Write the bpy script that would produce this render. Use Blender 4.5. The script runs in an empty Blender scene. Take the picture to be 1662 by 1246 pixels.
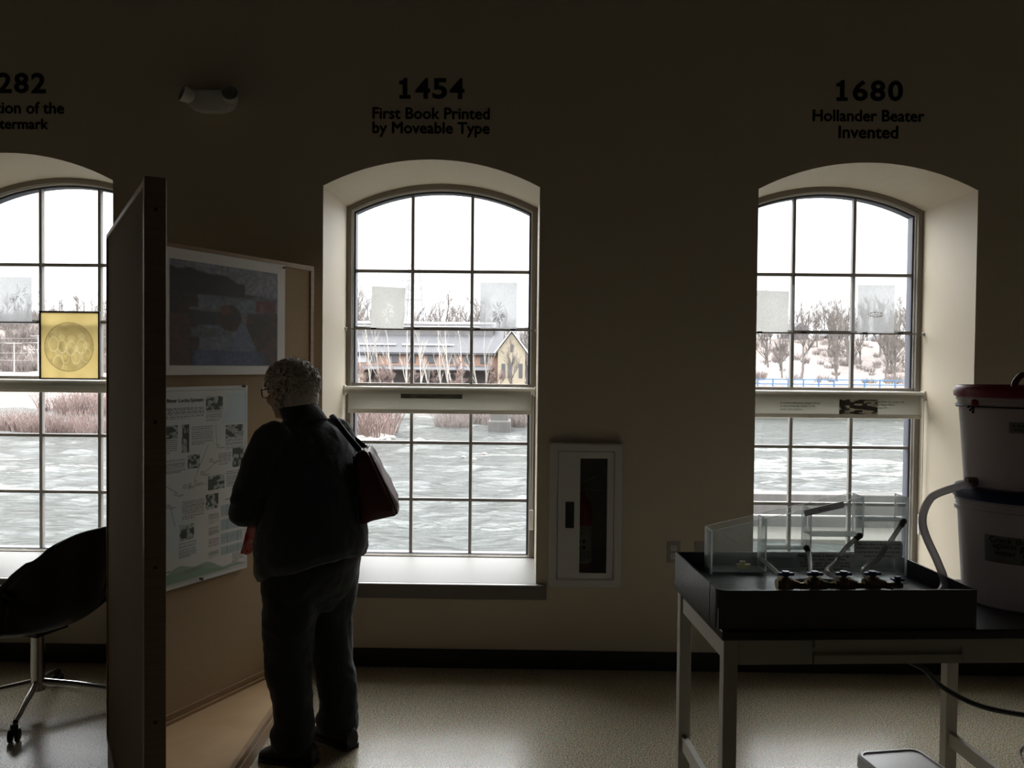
import bpy, bmesh, math, random
import numpy as np
from mathutils import Vector, Matrix, noise as mnoise

SC = bpy.context.scene
COL = SC.collection
R = math.radians
random.seed(7)
RNG = np.random.default_rng(5)

# ------------------------------------------------------------------ camera, sky, exposure
IW, IH, F, EYE = 1662, 1246, 1380.0, 1.617
def _camera_axes(yaw=.7, pitch=1.29, roll=.57):
    y, p, r = R(yaw), R(pitch), R(roll)
    fw = Vector((-math.sin(y)*math.cos(p), math.cos(y)*math.cos(p), -math.sin(p)))
    rt = Vector((math.cos(y), math.sin(y), 0)); up = rt.cross(fw)
    return rt*math.cos(r)+up*math.sin(r), up*math.cos(r)-rt*math.sin(r), fw
RT, UP, FW = _camera_axes()
cam_data = bpy.data.cameras.new('camera')
cam_data.sensor_width = 36; cam_data.lens = F/IW*36
cam_data.clip_start = .05; cam_data.clip_end = 1500
cam = bpy.data.objects.new('camera', cam_data); COL.objects.link(cam)
m3 = Matrix((RT, UP, -FW)).transposed()
cam.matrix_world = Matrix.Translation((0, 0, EYE)) @ m3.to_4x4()
SC.camera = cam
def at(px, py, Y):
    d = RT*((px-IW/2)/F) - UP*((py-IH/2)/F) + FW
    return Vector((0, 0, EYE)) + d*(Y/d.y)
def atz(px, py, Z):
    d = RT*((px-IW/2)/F) - UP*((py-IH/2)/F) + FW
    return Vector((0, 0, EYE)) + d*((Z-EYE)/d.z)

world = bpy.data.worlds.new('overcast_sky'); SC.world = world
world.use_nodes = True
wt = world.node_tree; wt.nodes.clear()
wo = wt.nodes.new('ShaderNodeOutputWorld'); bg = wt.nodes.new('ShaderNodeBackground')
tc = wt.nodes.new('ShaderNodeTexCoord'); sx = wt.nodes.new('ShaderNodeSeparateXYZ')
rp = wt.nodes.new('ShaderNodeValToRGB')
wt.links.new(tc.outputs['Generated'], sx.inputs[0]); wt.links.new(sx.outputs['Z'], rp.inputs[0])
rp.color_ramp.elements[0].position = 0.0; rp.color_ramp.elements[0].color = (.66, .67, .69, 1)
rp.color_ramp.elements[1].position = .7; rp.color_ramp.elements[1].color = (3.9, 3.92, 4.0, 1)
el = rp.color_ramp.elements.new(.16); el.color = (.92, .93, .95, 1)
el = rp.color_ramp.elements.new(.38); el.color = (2.7, 2.73, 2.8, 1)
wt.links.new(rp.outputs[0], bg.inputs[0]); bg.inputs[1].default_value = 1.25
wt.links.new(bg.outputs[0], wo.inputs[0])
SC.view_settings.view_transform = 'Standard'
SC.view_settings.look = 'None'
SC.view_settings.gamma = 1
SC.view_settings.use_curve_mapping = False
SC.view_settings.exposure = 1.4
SC.cycles.transparent_max_bounces = 32
SC.cycles.max_bounces = 10
SC.cycles.diffuse_bounces = 5
SC.cycles.sample_clamp_indirect = 6
# window portals: they emit nothing, they only tell Cycles where the daylight enters
WINX = (-2.752, -.49, 1.802, 4.09, -5.04, 6.38, -7.33, 8.67, -9.62)      # the row goes on beyond the frame and lights the hall
for i, cx in enumerate(WINX):
    ld = bpy.data.lights.new('daylight_portal', 'AREA'); ld.shape = 'RECTANGLE'; ld.size = 1.2; ld.size_y = 2.3
    ld.cycles.is_portal = True
    lo = bpy.data.objects.new('daylight_portal', ld); COL.objects.link(lo)
    lo.location = (cx, 5.34, 1.57); lo.rotation_euler = (R(-90), 0, 0)

# ------------------------------------------------------------------ helpers
def tag(o, label=None, cat=None, group=None, kind=None):
    if label: o['label'] = label
    if cat: o['category'] = cat
    if group: o['group'] = group
    if kind: o['kind'] = kind
    return o
def empty(name, loc=(0, 0, 0), rz=0, label=None, cat=None, group=None, kind=None):
    o = bpy.data.objects.new(name, None); COL.objects.link(o)
    o.location = loc; o.rotation_euler = (0, 0, rz); o.empty_display_size = .1
    return tag(o, label, cat, group, kind)
def link(name, me, mat=None, parent=None, smooth=None):
    o = bpy.data.objects.new(name, me); COL.objects.link(o)
    if mat:
        for m_ in (mat if isinstance(mat, (list, tuple)) else [mat]): me.materials.append(m_)
    if parent is not None: o.parent = parent
    if smooth is not None:
        for p in me.polygons: p.use_smooth = True
        if smooth > 0: me.set_sharp_from_angle(angle=R(smooth))
    return o
def obj(name, bm, mat=None, parent=None, smooth=None, recalc=True):
    if recalc: bmesh.ops.recalc_face_normals(bm, faces=bm.faces)
    me = bpy.data.meshes.new(name); bm.to_mesh(me); bm.free()
    return link(name, me, mat, parent, smooth)
def BM(): return bmesh.new()
def box(bm, x0, x1, y0, y1, z0, z1, bevel=0, M=None, mi=0):
    r = bmesh.ops.create_cube(bm, size=1)
    vs = r['verts']
    for v in vs: v.co = Vector((x0+(v.co.x+.5)*(x1-x0), y0+(v.co.y+.5)*(y1-y0), z0+(v.co.z+.5)*(z1-z0)))
    fs = {f for v in vs for f in v.link_faces}
    for f in fs: f.material_index = mi
    if bevel:
        es = {e for v in vs for e in v.link_edges}
        rr = bmesh.ops.bevel(bm, geom=list(es), offset=bevel, segments=2, affect='EDGES', profile=.5)
        vs = list({v for f in rr['faces'] for v in f.verts} | {v for v in vs if v.is_valid})
    if M is not None:
        for v in vs: v.co = M @ v.co
    return vs
def bar(bm, a, b, w, h=None, up=(0, 0, 1)):
    """square bar from a to b"""
    a, b = Vector(a), Vector(b); d = (b-a); L = d.length; d.normalize(); h = h or w
    u = Vector(up)
    if abs(d.dot(u)) > .98: u = Vector((1, 0, 0))
    s = d.cross(u).normalized(); t = s.cross(d)
    M = Matrix((s, d, t)).transposed().to_4x4(); M.translation = a
    return box(bm, -w/2, w/2, 0, L, -h/2, h/2, M=M)
def tube(bm, pts, rad, n=10, caps=True, squash=None):
    pts = [Vector(p) for p in pts]
    if not isinstance(rad, (list, tuple)): rad = [rad]*len(pts)
    rings = []; ref = None
    for i, p in enumerate(pts):
        d = (pts[min(i+1, len(pts)-1)]-pts[max(i-1, 0)])
        if d.length < 1e-9: d = Vector((0, 0, 1))
        d.normalize()
        if ref is None:
            ref = Vector((1, 0, 0)) if abs(d.x) < .8 else Vector((0, 1, 0))
        s = (ref - d*ref.dot(d)).normalized(); t = d.cross(s); ref = s
        k = (1, 1) if squash is None else squash
        rings.append([bm.verts.new(p + s*math.cos(2*math.pi*j/n)*rad[i]*k[0] + t*math.sin(2*math.pi*j/n)*rad[i]*k[1]) for j in range(n)])
    for a, b in zip(rings, rings[1:]):
        for j in range(n): bm.faces.new((a[j], a[(j+1) % n], b[(j+1) % n], b[j]))
    if caps:
        bm.faces.new(rings[0][::-1]); bm.faces.new(rings[-1])
def spline(pts, n=8):
    P = [Vector(p) for p in pts]; out = []
    for i in range(len(P)-1):
        p0, p1, p2, p3 = P[max(i-1, 0)], P[i], P[i+1], P[min(i+2, len(P)-1)]
        for k in range(n):
            t = k/n
            out.append(.5*((2*p1)+(p2-p0)*t+(2*p0-5*p1+4*p2-p3)*t*t+(3*p1-p0-3*p2+p3)*t**3))
    return out+[P[-1]]
def lathe(bm, prof, n=32, M=None, cap0=True, cap1=True):
    rings = []
    for r, z in prof:
        ring = []
        for j in range(n):
            v = Vector((r*math.cos(2*math.pi*j/n), r*math.sin(2*math.pi*j/n), z))
            ring.append(bm.verts.new(M @ v if M is not None else v))
        rings.append(ring)
    for a, b in zip(rings, rings[1:]):
        for j in range(n): bm.faces.new((a[j], a[(j+1) % n], b[(j+1) % n], b[j]))
    if cap0: bm.faces.new(rings[0][::-1])
    if cap1: bm.faces.new(rings[-1])
def loft(bm, rings, n=28):
    """rings: (cx, cy, cz, rx, ry[, tilt dz per y]) horizontal ellipses"""
    out = []
    for r in rings:
        cx, cy, cz, rx, ry = r[:5]; ty = r[5] if len(r) > 5 else 0
        out.append([bm.verts.new((cx+rx*math.cos(2*math.pi*j/n), cy+ry*math.sin(2*math.pi*j/n), cz+ty*ry*math.sin(2*math.pi*j/n))) for j in range(n)])
    for a, b in zip(out, out[1:]):
        for j in range(n): bm.faces.new((a[j], a[(j+1) % n], b[(j+1) % n], b[j]))
    bm.faces.new(out[0][::-1]); bm.faces.new(out[-1])
def ball(bm, c, r, sc=(1, 1, 1), M=None, sub=2):
    rr = bmesh.ops.create_icosphere(bm, subdivisions=sub, radius=1)
    for v in rr['verts']:
        v.co = Vector((v.co.x*r*sc[0], v.co.y*r*sc[1], v.co.z*r*sc[2]))
        if M is not None: v.co = M @ v.co
        v.co += Vector(c)
def prism(bm, poly, d0, d1, axis='y'):
    """poly: 2-D points; axis y: (x,z) extruded in y; axis z: (x,y) extruded in z; axis x: (y,z)"""
    def mk(p, d):
        return {'y': (p[0], d, p[1]), 'z': (p[0], p[1], d), 'x': (d, p[0], p[1])}[axis]
    a = [bm.verts.new(mk(p, d0)) for p in poly]; b = [bm.verts.new(mk(p, d1)) for p in poly]
    n = len(poly)
    for i in range(n): bm.faces.new((a[i], a[(i+1) % n], b[(i+1) % n], b[i]))
    bm.faces.new(a[::-1]); bm.faces.new(b)
def ring_prism(bm, outer, inner, y0, y1):
    n = len(outer); V = []
    for poly in (outer, inner):
        for y in (y0, y1): V.append([bm.verts.new((p[0], y, p[1])) for p in poly])
    o0, o1, i0, i1 = V
    for i in range(n):
        j = (i+1) % n
        bm.faces.new((o0[i], o0[j], i0[j], i0[i])); bm.faces.new((o1[i], i1[i], i1[j], o1[j]))
        bm.faces.new((o0[i], o1[i], o1[j], o0[j])); bm.faces.new((i0[i], i0[j], i1[j], i1[i]))
def evaluate(o):
    dg = bpy.context.evaluated_depsgraph_get(); dg.update()
    return bpy.data.meshes.new_from_object(o.evaluated_get(dg))
def fuse(name, bm, voxel, smooth_it, mat, parent=None, disp=None):
    """one continuous skin over the shapes in bm"""
    bmesh.ops.recalc_face_normals(bm, faces=bm.faces)
    me = bpy.data.meshes.new('tmp'); bm.to_mesh(me); bm.free()
    o = bpy.data.objects.new('tmp', me); COL.objects.link(o)
    md = o.modifiers.new('r', 'REMESH'); md.mode = 'VOXEL'; md.voxel_size = voxel
    ms = o.modifiers.new('s', 'SMOOTH'); ms.iterations = smooth_it; ms.factor = .5
    if disp:
        tx = bpy.data.textures.new('folds', 'CLOUDS'); tx.noise_scale = disp[0]
        dm = o.modifiers.new('d', 'DISPLACE'); dm.texture = tx; dm.strength = disp[1]; dm.texture_coords = 'LOCAL'
    me2 = evaluate(o)
    bpy.data.objects.remove(o)
    me2.materials.clear()
    return link(name, me2, mat, parent, 0)
def text_mesh(txt, w=None, h=None, bold=0., depth=.001, spacing=1.0, line=1.0, fat=0.):
    cu = bpy.data.curves.new('t', 'FONT'); cu.body = txt; cu.align_x = 'CENTER'; cu.align_y = 'CENTER'
    cu.offset = bold; cu.extrude = depth; cu.space_character = spacing; cu.space_line = line; cu.resolution_u = 3
    o = bpy.data.objects.new('t', cu); COL.objects.link(o)
    me = evaluate(o); bpy.data.objects.remove(o)
    co = np.array([v.co[:] for v in me.vertices])
    lo, hi = co.min(0), co.max(0)
    sx_ = w/(hi[0]-lo[0]) if w else None; sy_ = h/(hi[1]-lo[1]) if h else None
    sx_ = sx_ or sy_; sy_ = sy_ or sx_
    for v in me.vertices:
        x, y, z = v.co
        v.co = ((x-(lo[0]+hi[0])/2)*sx_, -z, (y-(lo[1]+hi[1])/2)*sy_)   # upright in XZ, facing -Y
    me.materials.clear()
    if fat:       # heavier strokes: the outline widened by overlapping shifts
        bm = BM(); 
        for dx, dz in ((-fat, 0), (fat, 0), (0, -fat), (0, fat)):
            me.transform(Matrix.Translation((dx, 0, dz))); bm.from_mesh(me); me.transform(Matrix.Translation((-dx, 0, -dz)))
        bm.to_mesh(me); bm.free()
    return me
def s2l(c):
    c = np.asarray(c, dtype=float)
    return np.where(c <= .04045, c/12.92, ((c+.055)/1.055)**2.4)
def printed(name, img, w, h, mat, parent=None, fx=None):
    """a printed sheet: img (rows from the top, sRGB 0..1) as a colour attribute on a fine grid; local x 0..w, z 0..h, facing -Y"""
    hh, ww = img.shape[:2]
    xs = np.linspace(0, w, ww); zs = np.linspace(h, 0, hh)
    co = np.zeros((hh, ww, 3)); co[..., 0] = xs[None, :]; co[..., 2] = zs[:, None]
    if fx is not None: co[..., 1] = fx(co[..., 0], co[..., 2])
    me = bpy.data.meshes.new(name)
    idx = np.arange(hh*ww).reshape(hh, ww)
    q = np.stack([idx[1:, :-1], idx[1:, 1:], idx[:-1, 1:], idx[:-1, :-1]], -1).reshape(-1, 4)
    me.from_pydata(co.reshape(-1, 3).tolist(), [], q.tolist())
    a = me.color_attributes.new('ink', 'FLOAT_COLOR', 'POINT')
    c = np.ones((hh*ww, 4)); c[:, :3] = s2l(np.clip(img, 0, 1)).reshape(-1, 3)
    a.data.foreach_set('color', c.ravel().astype(np.float32))
    return link(name, me, mat, parent)
def copy_tree(o, parent=None):
    c = o.copy(); COL.objects.link(c)
    if parent is not None: c.parent = parent
    for ch in list(o.children): copy_tree(ch, c)
    return c

# ------------------------------------------------------------------ materials
class NT:
    def __init__(s, name):
        s.m = bpy.data.materials.new(name); s.m.use_nodes = True; s.t = s.m.node_tree; s.t.nodes.clear()
        s.out = s.n('OutputMaterial')
    def n(s, t, **kw):
        x = s.t.nodes.new('ShaderNode'+t)
        for k, v in kw.items(): setattr(x, k, v)
        return x
    def l(s, a, b): s.t.links.new(a, b)
def pset(p, **kw):
    for k, v in kw.items():
        if k in p.inputs: p.inputs[k].default_value = v
def mat(name, col, rough=.6, metal=0., spec=.5, vary=0., scale=8., stretch=(1, 1, 1), bump=0., bscale=None, bdist=.01, col2=None, coat=0., sheen=0., sub=0, alpha=None):
    k = NT(name); p = k.n('BsdfPrincipled')
    pset(p, **{'Base Color': (*col, 1), 'Roughness': rough, 'Metallic': metal, 'Specular IOR Level': spec, 'Coat Weight': coat, 'Sheen Weight': sheen})
    k.l(p.outputs[0], k.out.inputs[0])
    if vary or bump:
        tc = k.n('TexCoord'); mp = k.n('Mapping'); mp.inputs['Scale'].default_value = stretch
        k.l(tc.outputs['Object'], mp.inputs[0])
    if vary:
        nz = k.n('TexNoise'); nz.inputs['Scale'].default_value = scale; nz.inputs['Detail'].default_value = 5
        k.l(mp.outputs[0], nz.inputs['Vector'])
        mx = k.n('Mix', data_type='RGBA')
        c2 = col2 or tuple(c*.55 for c in col)
        mx.inputs[6].default_value = (*col, 1); mx.inputs[7].default_value = (*c2, 1)
        rm = k.n('MapRange'); rm.inputs[1].default_value = .35; rm.inputs[2].default_value = .72; rm.inputs[4].default_value = vary
        k.l(nz.outputs[0], rm.inputs[0]); k.l(rm.outputs[0], mx.inputs[0]); k.l(mx.outputs[2], p.inputs['Base Color'])
    if bump:
        nb = k.n('TexNoise'); nb.inputs['Scale'].default_value = bscale or scale; nb.inputs['Detail'].default_value = 4
        k.l(mp.outputs[0], nb.inputs['Vector'])
        b = k.n('Bump'); b.inputs['Strength'].default_value = bump; b.inputs['Distance'].default_value = bdist
        k.l(nb.outputs[0], b.inputs['Height']); k.l(b.outputs[0], p.inputs['Normal'])
    return k.m
def weave(name, col, col2, scale=350, rough=.9):
    k = NT(name); p = k.n('BsdfPrincipled'); pset(p, Roughness=rough); p.inputs['Specular IOR Level'].default_value = .15
    tc = k.n('TexCoord'); w1 = k.n('TexWave', wave_type='BANDS', bands_direction='Z'); w2 = k.n('TexWave', wave_type='BANDS', bands_direction='DIAGONAL')
    for w_ in (w1, w2):
        w_.inputs['Scale'].default_value = scale; w_.inputs['Distortion'].default_value = 2; k.l(tc.outputs['Object'], w_.inputs['Vector'])
    nz = k.n('TexNoise'); nz.inputs['Scale'].default_value = 160; k.l(tc.outputs['Object'], nz.inputs['Vector'])
    mu = k.n('Math', operation='MULTIPLY'); k.l(w1.outputs['Fac'], mu.inputs[0]); k.l(w2.outputs['Fac'], mu.inputs[1])
    ad = k.n('Math', operation='ADD'); k.l(mu.outputs[0], ad.inputs[0]); k.l(nz.outputs[0], ad.inputs[1])
    mx = k.n('Mix', data_type='RGBA'); mx.inputs[6].default_value = (*col2, 1); mx.inputs[7].default_value = (*col, 1)
    k.l(ad.outputs[0], mx.inputs[0]); k.l(mx.outputs[2], p.inputs['Base Color'])
    b = k.n('Bump'); b.inputs['Strength'].default_value = .4; b.inputs['Distance'].default_value = .002
    k.l(ad.outputs[0], b.inputs['Height']); k.l(b.outputs[0], p.inputs['Normal']); k.l(p.outputs[0], k.out.inputs[0])
    return k.m
def wood(name, c1, c2, stretch=(1, 1, 14), rough=.45, scale=6):
    k = NT(name); p = k.n('BsdfPrincipled'); pset(p, Roughness=rough)
    tc = k.n('TexCoord'); mp = k.n('Mapping'); mp.inputs['Scale'].default_value = stretch
    nz = k.n('TexNoise'); nz.inputs['Scale'].default_value = scale; nz.inputs['Detail'].default_value = 8; nz.inputs['Distortion'].default_value = .8
    k.l(tc.outputs['Object'], mp.inputs[0]); k.l(mp.outputs[0], nz.inputs['Vector'])
    mx = k.n('Mix', data_type='RGBA'); mx.inputs[6].default_value = (*c1, 1); mx.inputs[7].default_value = (*c2, 1)
    rm = k.n('MapRange'); rm.inputs[1].default_value = .3; rm.inputs[2].default_value = .7
    k.l(nz.outputs[0], rm.inputs[0]); k.l(rm.outputs[0], mx.inputs[0]); k.l(mx.outputs[2], p.inputs['Base Color']); k.l(p.outputs[0], k.out.inputs[0])
    return k.m
def clear(name, tint=(1, 1, 1), refl=.06, grazing=.5, rough=.0, haze=0., hcol=(.8, .82, .8)):
    """thin clear sheet: mostly transmits, mirrors more at grazing angles, a little haze"""
    k = NT(name); tr = k.n('BsdfTransparent'); tr.inputs[0].default_value = (*tint, 1)
    gl = k.n('BsdfGlossy'); gl.inputs['Roughness'].default_value = rough
    lw = k.n('LayerWeight'); lw.inputs[0].default_value = .3
    rm = k.n('MapRange'); rm.inputs[3].default_value = refl; rm.inputs[4].default_value = grazing
    k.l(lw.outputs['Fresnel'], rm.inputs[0])
    m1 = k.n('MixShader'); k.l(rm.outputs[0], m1.inputs[0]); k.l(tr.outputs[0], m1.inputs[1]); k.l(gl.outputs[0], m1.inputs[2])
    last = m1.outputs[0]
    if haze:
        tl = k.n('BsdfTranslucent'); tl.inputs[0].default_value = (*hcol, 1)
        df = k.n('BsdfDiffuse'); df.inputs[0].default_value = (*hcol, 1)
        ms = k.n('MixShader'); k.l(tl.outputs[0], ms.inputs[1]); k.l(df.outputs[0], ms.inputs[2])
        m2 = k.n('MixShader'); m2.inputs[0].default_value = haze
        k.l(last, m2.inputs[1]); k.l(ms.outputs[0], m2.inputs[2]); last = m2.outputs[0]
    k.l(last, k.out.inputs[0]); return k.m
def sheet(name, through=.5, see=0., col=None, vary=0.):
    """paper or cloth that light passes into; colour from the print (attribute ink) or col"""
    k = NT(name); tl = k.n('BsdfTranslucent'); df = k.n('BsdfDiffuse')
    if col is None:
        a = k.n('Attribute'); a.attribute_name = 'ink'; src = a.outputs['Color']
        if vary:
            dk = k.n('Mix', data_type='RGBA', blend_type='MULTIPLY'); dk.inputs[0].default_value = 1; dk.inputs[7].default_value = (vary, vary, vary, 1)
            k.l(src, dk.inputs[6]); src = dk.outputs[2]
        k.l(src, tl.inputs[0]); k.l(src, df.inputs[0])
    else:
        tl.inputs[0].default_value = (*col, 1); df.inputs[0].default_value = (*col, 1)
    m1 = k.n('MixShader'); m1.inputs[0].default_value = through; k.l(df.outputs[0], m1.inputs[1]); k.l(tl.outputs[0], m1.inputs[2])
    last = m1.outputs[0]
    if see:
        tr = k.n('BsdfTransparent'); m2 = k.n('MixShader'); m2.inputs[0].default_value = see
        k.l(last, m2.inputs[1]); k.l(tr.outputs[0], m2.inputs[2]); last = m2.outputs[0]
    k.l(last, k.out.inputs[0]); return k.m
def inked(name, rough=.6):
    k = NT(name); p = k.n('BsdfPrincipled'); pset(p, Roughness=rough); a = k.n('Attribute'); a.attribute_name = 'ink'
    k.l(a.outputs['Color'], p.inputs['Base Color']); k.l(p.outputs[0], k.out.inputs[0]); return k.m

def plastic(name, col, through):
    k = NT(name); p = k.n('BsdfPrincipled'); pset(p, Roughness=.42); p.inputs['Base Color'].default_value = (*col, 1)
    tc = k.n('TexCoord'); nz = k.n('TexNoise'); nz.inputs['Scale'].default_value = 60; k.l(tc.outputs['Object'], nz.inputs['Vector'])
    b = k.n('Bump'); b.inputs['Strength'].default_value = .03; k.l(nz.outputs[0], b.inputs['Height']); k.l(b.outputs[0], p.inputs['Normal'])
    tl = k.n('BsdfTranslucent'); tl.inputs[0].default_value = (*col, 1)
    m = k.n('MixShader'); m.inputs[0].default_value = through; k.l(p.outputs[0], m.inputs[1]); k.l(tl.outputs[0], m.inputs[2]); k.l(m.outputs[0], k.out.inputs[0])
    return k.m
def floor_material():
    k = NT('speckled_floor'); p = k.n('BsdfPrincipled'); p.inputs['Specular IOR Level'].default_value = .34; tc = k.n('TexCoord')
    n1 = k.n('TexNoise'); n1.inputs['Scale'].default_value = 180; n1.inputs['Detail'].default_value = 3
    n2 = k.n('TexVoronoi'); n2.inputs['Scale'].default_value = 220
    n3 = k.n('TexNoise'); n3.inputs['Scale'].default_value = 2.0
    for n in (n1, n2, n3): k.l(tc.outputs['Object'], n.inputs['Vector'])
    r1 = k.n('ValToRGB'); e = r1.color_ramp.elements
    e[0].position = .40; e[0].color = (.13, .11, .07, 1); e[1].position = .50; e[1].color = (.66, .585, .43, 1)
    e2 = r1.color_ramp.elements.new(.62); e2.color = (.76, .69, .54, 1)
    k.l(n1.outputs[0], r1.inputs[0])
    mx = k.n('Mix', data_type='RGBA', blend_type='MULTIPLY'); mx.inputs[0].default_value = .35
    k.l(r1.outputs[0], mx.inputs[6]); k.l(n2.outputs['Color'], mx.inputs[7])
    k.l(mx.outputs[2], p.inputs['Base Color'])
    rr = k.n('MapRange'); rr.inputs[3].default_value = .16; rr.inputs[4].default_value = .3
    k.l(n3.outputs[0], rr.inputs[0]); k.l(rr.outputs[0], p.inputs['Roughness'])
    b = k.n('Bump'); b.inputs['Strength'].default_value = .25; b.inputs['Distance'].default_value = .002
    k.l(n1.outputs[0], b.inputs['Height']); k.l(b.outputs[0], p.inputs['Normal'])
    k.l(p.outputs[0], k.out.inputs[0]); return k.m
def water_material():
    k = NT('river_water'); p = k.n('BsdfPrincipled'); tc = k.n('TexCoord')
    mp = k.n('Mapping'); mp.inputs['Scale'].default_value = (.62, 1.0, 1); k.l(tc.outputs['Object'], mp.inputs[0])
    n1 = k.n('TexNoise'); n1.inputs['Scale'].default_value = 2.9; n1.inputs['Detail'].default_value = 6; n1.inputs['Roughness'].default_value = .6; n1.inputs['Distortion'].default_value = .6
    k.l(mp.outputs[0], n1.inputs['Vector'])
    # foam: broken white streaks, thick only where the rapids run
    n2 = k.n('TexNoise'); n2.inputs['Scale'].default_value = .22; n2.inputs['Detail'].default_value = 2
    n3 = k.n('TexNoise'); n3.inputs['Scale'].default_value = 2.2; n3.inputs['Detail'].default_value = 8; n3.inputs['Roughness'].default_value = .7
    m2 = k.n('Mapping'); m2.inputs['Scale'].default_value = (.3, .9, 1); k.l(tc.outputs['Object'], m2.inputs[0])
    k.l(m2.outputs[0], n2.inputs['Vector']); k.l(m2.outputs[0], n3.inputs['Vector'])
    sp = k.n('SeparateXYZ'); k.l(tc.outputs['Object'], sp.inputs[0])
    def mr(src, a, b, c, d):
        r = k.n('MapRange'); r.inputs[1].default_value = a; r.inputs[2].default_value = b; r.inputs[3].default_value = c; r.inputs[4].default_value = d
        k.l(src, r.inputs[0]); return r.outputs[0]
    def op(o_, a, b):
        r = k.n('Math', operation=o_); k.l(a, r.inputs[0]) if not isinstance(a, float) else setattr(r.inputs[0], 'default_value', a)
        k.l(b, r.inputs[1]) if not isinstance(b, float) else setattr(r.inputs[1], 'default_value', b); return r.outputs[0]
    band = op('MULTIPLY', mr(sp.outputs['Y'], 29, 35, 0, 1), mr(sp.outputs['Y'], 47, 60, 1, .15))
    side = mr(sp.outputs['X'], -14, 12, .35, 1.0)
    zone = op('MULTIPLY', band, side)
    zone = op('ADD', op('MULTIPLY', zone, .10), -.035)
    f = op('ADD', op('ADD', op('MULTIPLY', n2.outputs[0], .5), op('MULTIPLY', n3.outputs[0], .5)), zone)
    foam = mr(f, .57, .70, 0, .85)
    mx = k.n('Mix', data_type='RGBA'); mx.inputs[6].default_value = (.035, .04, .037, 1); mx.inputs[7].default_value = (.30, .31, .285, 1)
    k.l(foam, mx.inputs[0]); k.l(mx.outputs[2], p.inputs['Base Color'])
    p.inputs['IOR'].default_value = 1.33; p.inputs['Specular IOR Level'].default_value = .27
    k.l(mr(foam, 0, 1, .12, .8), p.inputs['Roughness'])
    b = k.n('Bump'); b.inputs['Strength'].default_value = 1.0; b.inputs['Distance'].default_value = .46
    k.l(n1.outputs[0], b.inputs['Height']); k.l(b.outputs[0], p.inputs['Normal'])
    k.l(p.outputs[0], k.out.inputs[0]); return k.m
def ground_material():
    k = NT('bank_ground'); p = k.n('BsdfPrincipled'); pset(p, Roughness=.95); tc = k.n('TexCoord')
    mp = k.n('Mapping'); mp.inputs['Scale'].default_value = (.7, .55, 1.4); k.l(tc.outputs['Object'], mp.inputs[0])
    n1 = k.n('TexNoise'); n1.inputs['Scale'].default_value = 3.6; n1.inputs['Detail'].default_value = 9; n1.inputs['Roughness'].default_value = .72
    n2 = k.n('TexNoise'); n2.inputs['Scale'].default_value = .12; n2.inputs['Detail'].default_value = 3
    n3 = k.n('TexNoise'); n3.inputs['Scale'].default_value = 2.0; n3.inputs['Detail'].default_value = 5
    for n in (n1, n2, n3): k.l(mp.outputs[0], n.inputs['Vector'])
    br = k.n('Mix', data_type='RGBA'); br.inputs[6].default_value = (.075, .06, .054, 1); br.inputs[7].default_value = (.125, .10, .088, 1)
    k.l(n3.outputs[0], br.inputs[0])
    ad = k.n('Math', operation='MULTIPLY_ADD'); ad.inputs[1].default_value = .5; k.l(n2.outputs[0], ad.inputs[0]); k.l(n1.outputs[0], ad.inputs[2])
    sp = k.n('SeparateXYZ'); k.l(tc.outputs['Object'], sp.inputs[0])
    # snow lies on the flat ground by the river and thins out up the slope
    rz = k.n('MapRange'); rz.inputs[1].default_value = 2.2; rz.inputs[2].default_value = 6.0; rz.inputs[3].default_value = .02; rz.inputs[4].default_value = -.14
    k.l(sp.outputs['Z'], rz.inputs[0])
    # the wooded rise upstream (far left) keeps snow only at its foot
    lx = k.n('MapRange'); lx.inputs[1].default_value = -30; lx.inputs[2].default_value = -20; lx.inputs[3].default_value = -.5; lx.inputs[4].default_value = 0
    k.l(sp.outputs['X'], lx.inputs[0])
    lz = k.n('MapRange'); lz.inputs[1].default_value = .7; lz.inputs[2].default_value = 1.6; k.l(sp.outputs['Z'], lz.inputs[0])
    lm = k.n('Math', operation='MULTIPLY'); k.l(lx.outputs[0], lm.inputs[0]); k.l(lz.outputs[0], lm.inputs[1])
    a3 = k.n('Math', operation='ADD'); k.l(ad.outputs[0], a3.inputs[0]); k.l(lm.outputs[0], a3.inputs[1])
    a2 = k.n('Math', operation='ADD'); k.l(a3.outputs[0], a2.inputs[0]); k.l(rz.outputs[0], a2.inputs[1])
    rm = k.n('MapRange'); rm.inputs[1].default_value = .80; rm.inputs[2].default_value = .90; k.l(a2.outputs[0], rm.inputs[0])
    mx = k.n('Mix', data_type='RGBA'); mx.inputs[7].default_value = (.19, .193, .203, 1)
    k.l(rm.outputs[0], mx.inputs[0]); k.l(br.outputs[2], mx.inputs[6]); k.l(mx.outputs[2], p.inputs['Base Color'])
    k.l(p.outputs[0], k.out.inputs[0]); return k.m

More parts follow.
